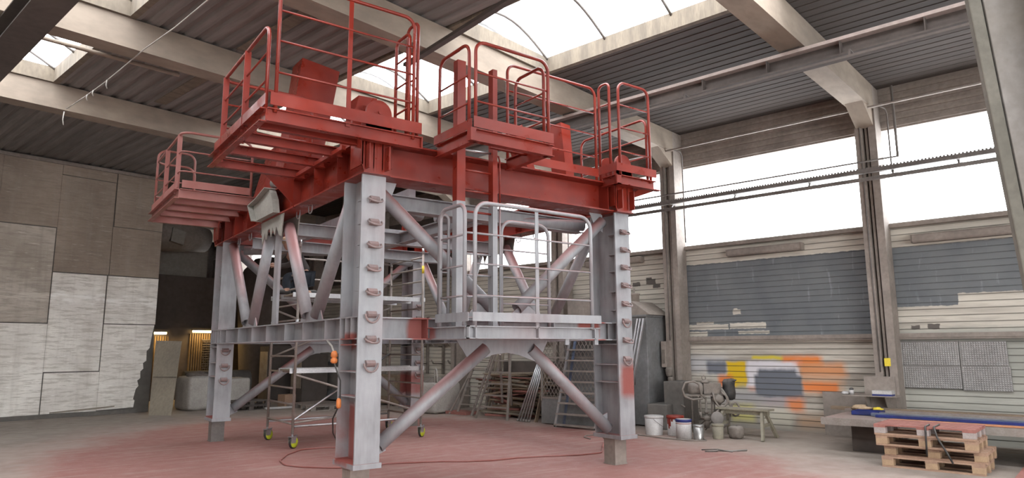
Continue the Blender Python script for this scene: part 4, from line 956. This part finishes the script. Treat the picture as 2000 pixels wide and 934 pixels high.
    for i in range(8):
        f = (.05+.222*i)/1.92; a, b = lp(f, 9.33), lp(f, 8.30); MB(B).bar(a, b, .13, .03).build('tread', 'galv', t)
    for v in (9.33, 8.30): MB(B).blob((11.74, v, .02), (.03, .03, .02)).build('foot', 'rubber', t)
    # bundle of aluminium poles
    G = 'aluminium poles leaning in a bundle'
    for i in range(5):
        a = .085*i; x = 'leftmost', 'second from left', 'middle', 'second from right', 'rightmost'
        t = thing('aluminium_pole', (12.1, 10.68-a, 0), x[i] + ' of the five aluminium poles leaning beside the timber pile', 'pole', G, T=B)
        MB(B).tube([(12.10, 10.68-a, .05), (12.42, 10.26-a*.45, 1.50)], .020, 8).build('pole_tube', 'alu', t); MB(B).tube([(12.09, 10.70-a, .0), (12.10, 10.68-a, .05)], [.035, .026], 8).build('end_hook', 'pipe', t)
    tag(MB(B).bar((12.15, 10.2, 0), (12.45, 10.05, 1.35), .10, .025, up=(0, 1, 0)).build('leaning_plank', 'wood'), 'short timber plank leaning right of the aluminium poles', 'plank')
    # timber pile
    lv = 0
    for i in range(96):
        z = .04+(i//5)*.053+random.uniform(-.012, .012); v = random.uniform(-.35, .35)+11.5; l = random.uniform(.35, .85); u = 12.62+(i % 5)*.15+random.uniform(-.04, .04)
        tl = random.uniform(-.16, .16) if i > 10 else 0; tw = random.uniform(-.14, .14)
        o = MB(B).bar((u-tw, v-l, max(.03, z-tl*.45)), (u+tw, v+l, max(.03, z+tl*.45)), random.uniform(.06, .13), random.uniform(.02, .05)).build('offcut_board', random.choice(('wood', 'wood', 'ply', 'wood', 'ply', 'palred')))
        tag(o, 'old timber offcut in the stacked pile behind the ladders', 'board', 'timber offcuts in the pile')
    tag(MB(B).box(13.35, 10.0, .0, 13.55, 12.3, 1.32).build('backing_panel', 'dark', bevel=.01), 'dark panel behind the timber pile', 'panel')
    # timber ladders
    t = thing('timber_ladder', (12.4, 12.6, 0), 'timber ladder with flat treads leaning left of the timber pile', 'ladder', T=B)
    def q(f, v): return (12.35+.35*f, v-.42*f, 1.55*f)
    for v in (12.98, 12.45): MB(B).bar(q(0, v), q(1, v), .025, .07, up=(0, 1, 0)).build('stile', 'galv', t)
    for i in range(6):
        f = (.25+.22*i)/1.55; MB(B).bar(q(f, 12.98), q(f, 12.45), .10, .022).build('tread', 'galv', t)
    MB(B).bar((12.3, 13.2, 0), (12.75, 12.55, 1.5), .03, .05, up=(0, 1, 0)).build('back_leg', 'galv', t)
    t = thing('timber_trestle', (12.1, 11.4, 0), 'spread timber trestle ladder standing in front of the timber pile', 'ladder', T=B)
    for a, b in (((12.0, 11.95, 0), (12.0, 11.28, 1.55)), ((11.98, 10.92, 0), (12.0, 10.82, 1.55))): MB(B).bar(a, b, .03, .055, up=(1, 0, 0)).build('stile', 'galv', t)
    for i in range(5):
        f = (.28+.27*i)/1.55; MB(B).bar((12.0, 11.95-.67*f, 1.55*f), (12.0, 10.92-.10*f, 1.55*f), .03, .035).build('rung', 'galv', t)
    for a, b in (((12.5, 11.55, .35), (12.05, 11.2, 1.5)), ((12.5, 11.25, .30), (12.05, 10.92, 1.58))): MB(B).bar(a, b, .03, .05, up=(0, 1, 0)).build('stay', 'galv', t)
    G = 'tall planks standing by the timber ladder'
    for i in range(4):
        tag(MB(B).bar((12.75+.03*i, 12.40-.09*i, 0), (13.0, 12.18-.09*i, 1.75+.08*(i % 2)), .07, .03, up=(1, 0, 0)).build('standing_plank', 'ply' if i % 2 else 'galv'), ('leftmost', 'second from left', 'third from left', 'rightmost')[i] + ' of the tall planks standing beside the timber ladder', 'plank', G)
    tag(MB(B).box(12.3, 12.6, 0, 12.75, 13.35, .07).build('red_dusted_board', 'palred'), 'red dusted board on the floor in front of the timber ladder', 'board')
build_wall_items()

# ================================================================ SCAFFOLD, WORKER, CABLES
def build_scaffold():
    X0, X1, Y0, Y1 = 4.03, 6.47, 11.82, 13.20
    t = thing('rolling_scaffold', ((X0+X1)/2, (Y0+Y1)/2, 0), 'mobile aluminium scaffold tower on yellow wheels standing inside the steel frame', 'scaffold')
    for x, top0, top1 in ((X0, 3.55, 3.45), (X1, 3.60, 3.48)):
        for y, top in ((Y0, top0), (Y1, top1)):
            p = MB().tube([(x, y, .24), (x, y, 2.1), (x, y, top)], .024, 8).build('upright', 'galv', t)
            MB().tube([(x, y, 2.02), (x, y, 2.16)], .03, 8).build('spigot', 'alu', p); MB().tube([(x, y, top-.12), (x, y, top)], .028, 8).build('spigot', 'alu', p)
            if x == X1 and y == Y0: MB().tube([(x, y, 3.10), (x, y, 3.25)], .026, 8).build('yellow_tape', 'label', p)
        for z in (.40, .72, .99, 1.26, 1.53, 1.85, 2.15, 2.42, 2.70, 2.95, 3.2, 3.42): MB().tube([(x, Y0, z), (x, Y1, z)], .018, 6).build('rung', 'galv', t)
    for x in (X0, X1):
        for y in (Y0, Y1):
            w_ = MB().lathe((x+.03, y+.02, .10), [(.085, -.022), (.10, -.018), (.10, .018), (.085, .022)], 20, (.55, -.83, 0)).build('wheel', 'rubber', t)
            MB().lathe((x+.03, y+.02, .10), [(.02, -.030), (.088, -.027), (.088, .027), (.02, .030)], 20, (.55, -.83, 0)).build('hub', 'yellow', w_)
            mb = MB(); d = Vector((.83, .55, 0)); n = Vector((.55, -.83, 0)); c = Vector((x, y, 0))
            for s in (-.034, .034):
                a = c+n*s; pts = [a+d*(-.06)+Vector((0, 0, .09)), a+d*.05+Vector((0, 0, .09)), a+d*.07+Vector((0, 0, .19)), a+d*(-.06)+Vector((0, 0, .19))]
                mb.prism([tuple(p_) for p_ in pts], tuple(n*.004))
            mb.bar(tuple(c+d*-.065+Vector((0, 0, .195))), tuple(c+d*.075+Vector((0, 0, .195))), .085, .012); mb.bar(tuple(c+d*.06+Vector((0, 0, .18))), tuple(c+d*.12+Vector((0, 0, .21))), .03, .01)
            mb.tube([(x, y, .19), (x, y, .30)], .017, 8); mb.build('fork', 'alu', w_)
    # braces and decks
    for p, q, nm, mt in (((X0, Y0, .36), (X1, Y0, .36), 'ledger', 'alu'), ((X0, Y1, .34), (X1, Y1, .34), 'ledger', 'alu'), ((X0, Y0, .42), (X1, Y1, .42), 'plan_brace', 'galv'),
                         ((X0, Y0, 1.22), (X1, Y0, .46), 'diagonal_brace', 'galv'), ((X0, Y0, .46), (X1, Y1, 1.55), 'diagonal_brace', 'alu'), ((X0, Y1, 2.4), (X1, Y1, 1.5), 'diagonal_brace', 'galv'),
                         ((X0, Y1, 1.5), (X1, Y1, 2.5), 'diagonal_brace', 'galv'), ((X0, Y1, 3.0), (X1, Y1, 3.0), 'guard_tube', 'galv'), ((X0, Y1, 3.4), (X1, Y1, 3.4), 'guard_tube', 'galv')):
        MB().tube([p, q], .019, 7).build(nm, mt, t)
    for z, y0, y1 in ((1.29, 11.86, 12.46), (2.60, 11.86, 12.46), (2.60, 12.5, 13.1)):
        d = MB().box(X0-.06, y0+.02, z-.01, X1+.06, y1-.02, z+.012).build('deck', 'ply', t)
        MB().box(X0-.08, y0, z-.05, X1+.08, y0+.02, z+.03).build('deck_rail', 'alu', d); MB().box(X0-.08, y1-.02, z-.05, X1+.08, y1, z+.03).build('deck_rail', 'alu', d)

def skin_fig(name, joints, edges, mat, parent=None, sub=2, root=0):
    me = bpy.data.meshes.new(name); me.from_pydata([j[:3] for j in joints], edges, []); me.materials.append(M[mat])
    tmp = bpy.data.objects.new(name+'_t', me); COL.objects.link(tmp)
    sk = tmp.modifiers.new('s', 'SKIN'); sk.use_smooth_shade = True
    if not me.skin_vertices: me.skin_vertices.new() if hasattr(me.skin_vertices, 'new') else None
    bm = bmesh.new(); bm.from_mesh(me); ly = bm.verts.layers.skin.verify(); bm.verts.ensure_lookup_table()
    for i, j in enumerate(joints):
        r = j[3]; bm.verts[i][ly].radius = r if isinstance(r, tuple) else (r, r); bm.verts[i][ly].use_root = (i == root)
    bm.to_mesh(me); bm.free()
    sb = tmp.modifiers.new('d', 'SUBSURF'); sb.levels = sub; sb.render_levels = sub
    dg = bpy.context.evaluated_depsgraph_get(); dg.update(); ev = tmp.evaluated_get(dg); nm = bpy.data.meshes.new_from_object(ev)
    bpy.data.objects.remove(tmp); nm.name = name
    nm.materials.clear(); nm.materials.append(M[mat])
    o = bpy.data.objects.new(name, nm); COL.objects.link(o)
    for p in nm.polygons: p.use_smooth = True
    if parent is not None: o.parent = parent; o['_w'] = tuple(parent['_w']); nm.transform(Matrix.Translation(-Vector(parent['_w'])))
    return o

def build_worker():
    ox, oy, oz = 4.33, 12.42, 2.612
    t = thing('person', (ox, oy, oz), 'worker in dark jacket and blue grey trousers kneeling on the scaffold deck, facing left', 'person')
    def P(f, s, z, r): return (ox-f, oy+s, oz+z, r)     # f = forward (to -X), s = sideways
    # one continuous body: pelvis, spine, neck, head, arms, kneeling legs
    J = [P(0, 0, .36, (.15, .13)), P(.05, 0, .50, (.15, .12)), P(.14, 0, .64, (.17, .12)), P(.23, 0, .75, (.14, .10)), P(.29, 0, .81, (.055, .055)), P(.33, 0, .86, (.07, .07)), P(.36, 0, .93, (.095, .085)), P(.365, 0, .99, (.07, .065)),
         P(.22, -.19, .73, .065), P(.36, -.25, .52, .048), P(.55, -.16, .50, .036), P(.22, .19, .73, .065), P(.38, .24, .56, .048), P(.58, .14, .56, .036),
         P(.02, -.10, .33, .105), P(.38, -.14, .33, .075), P(.36, -.14, .06, .055), P(.44, -.14, .035, .04), P(.02, .10, .33, .105), P(.18, .13, .08, .075), P(-.16, .13, .07, .055), P(-.24, .13, .06, .04)]
    E = [(0, 1), (1, 2), (2, 3), (3, 4), (4, 5), (5, 6), (6, 7), (3, 8), (8, 9), (9, 10), (3, 11), (11, 12), (12, 13), (0, 14), (14, 15), (15, 16), (16, 17), (0, 18), (18, 19), (19, 20), (20, 21)]
    skin_fig('body', J, E, 'skin', t)
    JJ = [P(0, 0, .40, (.165, .145)), P(.05, 0, .50, (.165, .135)), P(.14, 0, .64, (.185, .135)), P(.23, 0, .75, (.155, .115)), P(.27, 0, .80, (.08, .08)), P(.22, -.19, .73, .078), P(.36, -.25, .52, .06), P(.52, -.17, .50, .047), P(.22, .19, .73, .078), P(.38, .24, .56, .06), P(.54, .15, .56, .047)]
    skin_fig('jacket', JJ, [(0, 1), (1, 2), (2, 3), (3, 4), (3, 5), (5, 6), (6, 7), (3, 8), (8, 9), (9, 10)], 'coat', t)
    JT = [P(0, 0, .38, (.17, .15)), P(.02, -.10, .33, .125), P(.38, -.14, .33, .09), P(.36, -.14, .08, .068), P(.02, .10, .33, .125), P(.18, .13, .095, .09), P(-.14, .13, .08, .068)]
    skin_fig('trousers', JT, [(0, 1), (1, 2), (2, 3), (0, 4), (4, 5), (5, 6)], 'navy', t)
    MB().blob((ox-.41, oy-.14, oz+.045), (.13, .05, .045), sq=.8).build('boot', 'rubber', t); MB().blob((ox+.22, oy+.13, oz+.07), (.10, .05, .06), sq=.8).build('boot', 'rubber', t)
    for s, zz in ((-1, .50), (1, .56)):                            # hands with five bent fingers
        c = Vector((ox-.57, oy+s*.145, oz+zz)); Jh = [(*c, .028), (c.x-.05, c.y-s*.01, c.z-.004, .032)]; Eh = [(0, 1)]
        for k in range(4):
            b = len(Jh); dy = (k-1.5)*.018; l = (.030, .036, .033, .026)[k]
            Jh += [(c.x-.085, c.y-s*.01+dy, c.z, .0095), (c.x-.085-l, c.y-s*.01+dy, c.z-.012, .0085), (c.x-.085-l*1.2, c.y-s*.01+dy, c.z-.04, .0078)]; Eh += [(1, b), (b, b+1), (b+1, b+2)]
        b = len(Jh); Jh += [(c.x-.045, c.y-s*.042, c.z-.012, .011), (c.x-.075, c.y-s*.055, c.z-.03, .009)]; Eh += [(1, b), (b, b+1)]
        skin_fig('hand', Jh, Eh, 'skin', t, 1)
    h = Vector((ox-.365, oy, oz+.94))                              # face and cap
    mb = MB(); mb.blob((h.x-.098, h.y, h.z-.01), (.02, .014, .022)); mb.build('nose', 'skin', t)
    for s in (-1, 1):
        MB().blob((h.x-.085, h.y+s*.034, h.z+.018), (.009, .012, .008)).build('eye', 'rubber', t); MB().blob((h.x+.01, h.y+s*.088, h.z), (.02, .012, .03)).build('ear', 'skin', t)
    MB().blob((h.x-.085, h.y, h.z-.048), (.012, .026, .007)).build('mouth', 'palred', t)
    mb = MB(); mb.blob((h.x+.01, h.y, h.z+.045), (.112, .10, .085), 14, 9); mb.lathe((h.x-.08, h.y, h.z+.045), [(.055, 0), (.06, .012), (.03, .02)], 12); mb.build('cap', 'tan', t)

def build_cables():
    P = [(4.85, 11.2, .012), (4.5, 11.55, .012), (4.1, 11.55, .012), (3.72, 11.13, .012), (3.45, 10.62, .012), (3.38, 10.19, .012), (3.52, 9.86, .012), (3.89, 9.48, .012), (4.3, 9.42, .012), (4.63, 9.39, .012), (5.0, 9.22, .012), (5.31, 9.09, .012), (5.62, 8.85, .012), (5.95, 8.70, .012), (6.4, 8.66, .012), (6.79, 8.54, .012), (7.3, 8.30, .012), (7.75, 8.25, .012), (8.1, 8.6, .012), (8.6, 9.1, .012), (9.2, 9.5, .012)]
    tag(MB().tube(fillet(P, .2, 3), .013, 6).build('floor_cable', 'reddust'), 'long dusty cable looping across the red floor under the frame', 'cable')
    tag(MB().tube([(8.75, 9.60, .012), (8.82, 9.85, .012), (9.0, 10.0, .012), (9.25, 9.98, .012), (9.4, 9.8, .012), (9.9, 9.6, .012)], .010, 6).build('floor_cable', 'dirty'), 'short curl of cable on the floor behind the right frame leg', 'cable')
    t = thing('hanging_cable', (3.0, 7.6, 0), 'cable hanging beside the nearest frame leg with orange couplings', 'cable')
    MB().tube([(3.08, 7.95, 1.75), (3.04, 7.7, 1.68), (3.0, 7.52, 1.60), (2.98, 7.47, 1.50)], .012, 6).build('cable_top', 'bagw', t)
    MB().tube([(2.98, 7.47, 1.50), (3.05, 7.44, 1.3), (3.05, 7.43, 1.05), (3.10, 7.75, .86), (3.45, 8.6, .60), (4.0, 9.8, .32), (4.55, 10.9, .10), (4.85, 11.4, .02), (5.0, 11.8, .012)], .009, 6).build('cable_bottom', 'rubber', t)
    MB().lathe((2.98, 7.47, 1.49), [(.02, 0), (.038, .015), (.038, .05), (.028, .055), (.028, .07), (.04, .075), (.034, .12), (.018, .14)], 12).build('coupling', 'orange', t)
    MB().lathe((3.04, 7.44, 1.0), [(.018, 0), (.028, .02), (.026, .09), (.015, .11)], 10).build('coupling', 'orange', t)
    k = MB(); k.tube([(9.15, 7.35, .01), (9.28, 7.22, .02), (9.38, 7.28, .012), (9.5, 7.1, .012), (9.75, 7.0, .015)], .014, 5); k.tube([(9.25, 7.5, .01), (9.38, 7.28, .03), (9.45, 7.05, .01)], .010, 5)
    tag(k.build('twisted_wire', 'pipe'), 'scrap of twisted dark wire on the floor in front of the sawhorse', 'wire')
    # lit lamp on the inner beams
    t = thing('flood_lamp', (5.55, 9.5, 3.60), 'small lit flood lamp glowing under the ring beside the ladder', 'lamp')
    MB().lathe((5.55, 9.5, 3.70), [(.03, -.06), (.10, -.02), (.115, .02), (.10, .025)], 16, (-.5, -.8, -.2)).build('reflector', 'pipe', t)
    MB().lathe((5.55, 9.5, 3.70), [(.098, .026), (.10, .036), (.02, .05)], 16, (-.5, -.8, -.2)).build('lamp_glass', 'flood', t)
    MB().bar((5.5, 9.56, 3.60), (5.6, 9.60, 3.60), .03, .03).build('clamp', 'pipe', t)
build_scaffold(); build_worker(); build_cables()

# ================================================================ FAR END OF THE HALL
def build_far():
    # leaning plywood, bags
    t = thing('plywood_sheet', B((7.5, 18.7, 0)), 'dusty plywood sheet leaning at the end of the board partition', 'plywood sheet')
    mb = MB(B); mb.prism([(7.18, 18.9, 0), (7.54, 18.42, 0), (8.0, 19.2, 1.88), (7.55, 19.75, 1.90)], (.018, .012, 0)); mb.build('sheet', 'ply', t)
    MB(B).bar((7.37, 19.28, .95), (7.78, 18.76, .95), .03, .006).build('joint_strip', 'dark', t)
    def bigbag(u, v, w_, d, h, lb, name='bulk_bag', fill=True, loops=False):
        t = thing(name, (u, v, 0), lb, 'bag', T=B)
        random.seed(int(u*100)); MB(B).blob((u, v, h/2), (w_/2, d/2, h/2), 26, 16, .025, .2).build('sack', 'bagw', t)
        if fill: MB(B).blob((u, v, h*.95), (w_*.40, d*.40, .16), 14, 8, .22).build('contents', 'bagd', t)
        if loops:
            for a in (-.35, .3): MB(B).tube([(u-w_*.3, v+a*w_-.05, h*.9), (u-w_*.3, v+a*w_, h+.30), (u-w_*.3, v+a*w_+.03, h+.36), (u-w_*.3, v+a*w_+.07, h+.28), (u-w_*.3, v+a*w_+.06, h*.9)], .022, 6).build('lifting_strap', 'bagw', t)
    bigbag(8.75, 19.75, .85, .95, .92, 'white bulk bag of rubble behind the leaning plywood')
    bigbag(9.65, 19.55, .75, .85, .85, 'greyish bulk bag partly hidden behind the far left leg', fill=False)
    bigbag(12.42, 13.85, .95, .95, .78, 'large white bulk bag with raised lifting loops left of the timber ladders', loops=True)
    # dark booth with lit strips
    t = thing('paint_booth', (11.0, 25.5, 0), 'dark steel booth in the far end of the hall', 'booth', T=B)
    MB(B).box(8.2, 24.0, 0, 13.4, 27.5, 4.15).build('shell', 'dark', t)
    mb = MB(B)
    for i in range(16): mb.box(10.25+i*.08, 23.95, .3, 10.29+i*.08, 24.0, 2.2)
    mb.build('corrugated_door', 'rail', t)
    mb = MB(B); u = 8.4
    while u < 9.6: mb.box(u, 23.96, .3, u+.04, 24.0, 2.1); u += .08
    mb.build('corrugated_door', 'rail', t)
    mb = MB(B); mb.box(10.66, 23.90, .75, 11.16, 23.94, .79); mb.box(10.66, 23.90, 1.96, 11.16, 23.94, 2.0)
    for i in range(14): mb.box(10.68, 23.90, .83+i*.082, 11.14, 23.935, .865+i*.082)
    mb.build('louvre', 'dark', t)
    mb = MB(B); mb.box(11.72, 23.9, .45, 13.4, 23.99, 1.98); mb.build('panel_back', 'rail', t)
    mb = MB(B)
    for x in (11.72, 12.08, 12.48, 12.88, 13.3): mb.box(x, 23.78, .45, x+.035, 23.9, 2.0)
    for z in (.82, 1.15, 1.62, 1.98): mb.box(11.72, 23.76, z, 13.4, 23.9, z+.03)
    mb.build('stiffening_ribs', 'rail', t)
    for u0, u1, z, lb in ((8.7, 9.45, 2.2, 'lit yellow strip lamp at the edge of the board partition'), (10.28, 11.02, 2.27, 'lit yellow strip lamp left of the far left leg')):
        q = thing('strip_lamp', ((u0+u1)/2, 23.85, z-.06), lb, 'lamp', 'lit strip lamps in the far booth', T=B)
        MB(B).box(u0, 23.82, z+.03, u1, 23.93, z+.07).build('housing', 'pipe', q); MB(B).tube([(u0+.02, 23.86, z), (u1-.02, 23.86, z)], .045, 10).build('lamp_tube', 'tubel', q)
        l = bpy.data.lights.new('strip_light', 'AREA'); l.shape = 'RECTANGLE'; l.size = u1-u0; l.size_y = .08; l.energy = 16; l.color = (1, .66, .26)
        lo = bpy.data.objects.new('strip_light', l); COL.objects.link(lo); lo.location = B(((u0+u1)/2, 23.74, z)); lo.rotation_euler = (rad(35), 0, TH+pi)
        lo.rotation_euler = (rad(-20), 0, TH)
    # duct and pale block wall
    t = thing('extraction_duct', (9.6, 24.2, 4.9), 'large brown round duct with a square hatch high at the far end', 'duct', T=B)
    MB(B).tube([(8.0, 23.6, 5.45), (9.6, 23.6, 5.50), (10.0, 23.75, 5.45), (10.5, 23.85, 5.42)], [.62, .60, .48, .42], 18).build('duct_body', 'wcol', t)
    MB(B).prism([(9.0, 22.95, 5.15), (9.42, 22.97, 5.05), (9.48, 22.97, 5.5), (9.05, 22.95, 5.6)], B2(0, .15)).build('hatch', 'block', t)
    struct(MB(B).box(8.2, 24.45, 4.16, 10.9, 24.7, 6.5).build('wall_block', 'block', base=B((9.5, 24.5, 4.16))))
    t = thing('blast_hopper', (12.2, 22.8, 0), 'dark rounded hopper rising in front of the far windows', 'hopper', T=B)
    MB(B).lathe((12.3, 22.6, 0), [(.75, 0), (.8, .3), (1.0, 3.2), (1.0, 3.9), (.85, 4.4), (.5, 4.8), (.1, 4.9)], 24).build('hopper_body', 'dark', t)
    # horizontal tank and scrap at the back
    t = thing('horizontal_tank', (10.2, 21.0, 0), 'grey horizontal cylinder tank lying behind the far left leg', 'tank', T=B)
    MB(B).tube([(9.0, 21.3, .62), (10.85, 20.9, .62)], .40, 24).build('tank_shell', 'conc', t)
    for a in (9.4, 10.5): MB(B).box(a-.05, 20.7, 0, a+.05, 21.4, .35).build('saddle', 'dark', t)
    def fpal(u, v, rz, lb, z=0, mt='galv'):
        t = thing('pallet', (u, v, z), lb, 'pallet', 'grey pallets at the far end', T=B)
        def R(a, b, z_): return B((u+a*cos(rz)-b*sin(rz), v+a*sin(rz)+b*cos(rz), z_))
        for b in (-.36, 0, .36): MB(lambda p: R(*p)).box(-.6, b-.05, z, .6, b+.05, z+.02).build('bottom_board', mt, t)
        for a in (-.52, 0, .52):
            for b in (-.34, 0, .34): MB(lambda p: R(*p)).box(a-.07, b-.05, z+.02, a+.07, b+.05, z+.10).build('pallet_block', mt, t)
        for b in (-.34, -.17, 0, .17, .34): MB(lambda p: R(*p)).box(-.6, b-.05, z+.10, .6, b+.05, z+.125).build('deck_board', mt, t)
    fpal(11.1, 16.9, -.2, 'grey pallet on the floor behind the scaffold, nearest'); fpal(11.35, 18.0, .1, 'grey pallet on the floor behind the scaffold, farther back')
    fpal(9.55, 18.6, .1, 'dark pallet on the floor right of the far left leg, lower one', 0, 'dark'); fpal(9.55, 18.6, .15, 'dark pallet on the floor right of the far left leg, upper one', .13, 'dark')
    t = thing('cardboard_box', (10.9, 18.6, 0), 'brown carton seen through the scaffold', 'box', T=B)
    MB(B).box(10.75, 18.5, 0, 11.1, 18.9, .34).build('carton', 'pallet', t)
    tag(MB(B).bar((9.9, 18.05, .04), (10.7, 17.9, .04), .12, .05).build('white_beam', 'white'), 'short pale beam lying on the floor left of the carton', 'beam')
    random.seed(11)
    for i, (u, v, a, b, h, mt, nm, lb) in enumerate(((12.2, 19.6, .9, .7, 1.5, 'dark', 'steel_crate', 'dark steel crate behind the pallets seen through the scaffold'), (13.35, 19.35, .9, .8, 1.25, 'dgreen', 'steel_locker', 'grey locker by the wall behind the scaffold'),
                         (13.35, 16.6, .8, .9, .9, 'wood', 'timber_crate', 'timber crate by the wall behind the nearest leg'), (12.0, 21.0, 1.2, .6, 1.75, 'dark', 'machine_cabinet', 'tall dark machine cabinet at the far end'))):
        t = thing(nm, (u, v, 0), lb, 'crate', T=B); MB(B).box(u-a/2, v-b/2, .05, u+a/2, v+b/2, h).build('body', mt, t, bevel=.015)
        for k in (-1, 1): MB(B).box(u-a/2-.02, v+k*b*.35-.04, 0, u+a/2+.02, v+k*b*.35+.04, .05).build('skid', 'dark', t)
        MB(B).box(u-a/2-.015, v-b*.4, h*.3, u-a/2, v+b*.4, h*.9).build('front_panel', 'galv' if mt != 'wood' else 'ply', t)
    t = thing('wall_rack', (13.8, 12.6, 0), 'rack arms with hung odds and ends on the wall behind the ladders', 'rack', T=B)
    for v in (14.6, 15.3, 16.0, 16.7):
        MB(B).box(13.95, v-.03, .9, 14.02, v+.03, 2.6).build('rack_post', 'dirty', t)
        for z in (1.2, 1.7, 2.2): MB(B).tube([(13.96, v, z), (13.6, v, z+.02), (13.52, v, z+.12)], .022, 6).build('rack_arm', 'dirty', t)
    # steel leg of a gantry near the camera, right edge
    t = thing('gantry_leg', (4.95, 1.2, 0), 'large dusty grey steel leg leaning in from the right edge, close to the camera', 'steel leg')
    d = Vector((.3575, 0, -1.61)).normalized(); s = Vector((.62, -.72, 0)).normalized(); n = d.cross(s).normalized()
    P0 = Vector((4.34, 1.46, 3.64))-d*1.1; P1 = Vector((4.34, 1.46, 3.64))+d*3.72
    def leg(a0, a1, b0, b1, nm, mt, bev=0.0):
        vs = []
        for c in (P0, P1): vs += [tuple(c+s*a+n*b) for a, b in ((a0, b0), (a1, b0), (a1, b1), (a0, b1))]
        MB().add(vs, [(0, 3, 2, 1), (4, 5, 6, 7), (0, 1, 5, 4), (1, 2, 6, 5), (2, 3, 7, 6), (3, 0, 4, 7)]).build(nm, mt, t, bevel=bev)
    leg(.0, .068, -.006, .045, 'flange', 'gantry', .008); leg(.074, .60, .0, .05, 'web_plate', 'gantry2', .004); leg(.60, .67, -.006, .045, 'flange', 'gantry', .008); leg(.30, .34, .05, .28, 'rear_web', 'gantry')
    c = Vector((4.59, 1.30, 3.40)); f = -n if n.dot(Vector((0, 0, 1.65))-c) < 0 else n
    MB().lathe(tuple(Vector((4.585, 1.29, 3.36))), [(.075, -.06), (.075, .05), (.06, .065), (.0, .066)], 6, tuple(Vector((-.7, -.7, .0)))).build('bolt_head', 'gantry', t)
    MB().box(P1.x-.1, P1.y-.65, 0, P1.x+.65, P1.y+.2, .03).build('foot_plate', 'gantry', t)
    tag(MB().prism([(10.25, 3.50, .0), (11.95, 3.88, 0), (12.3, 3.3, 0), (10.3, 2.9, 0)], (0, 0, .03)).build('red_steel_plate', 'palred'), 'red painted steel plate on the floor cut by the bottom right corner', 'steel part')
build_far()
for o in list(COL.objects):
    if '_w' in o: del o['_w']
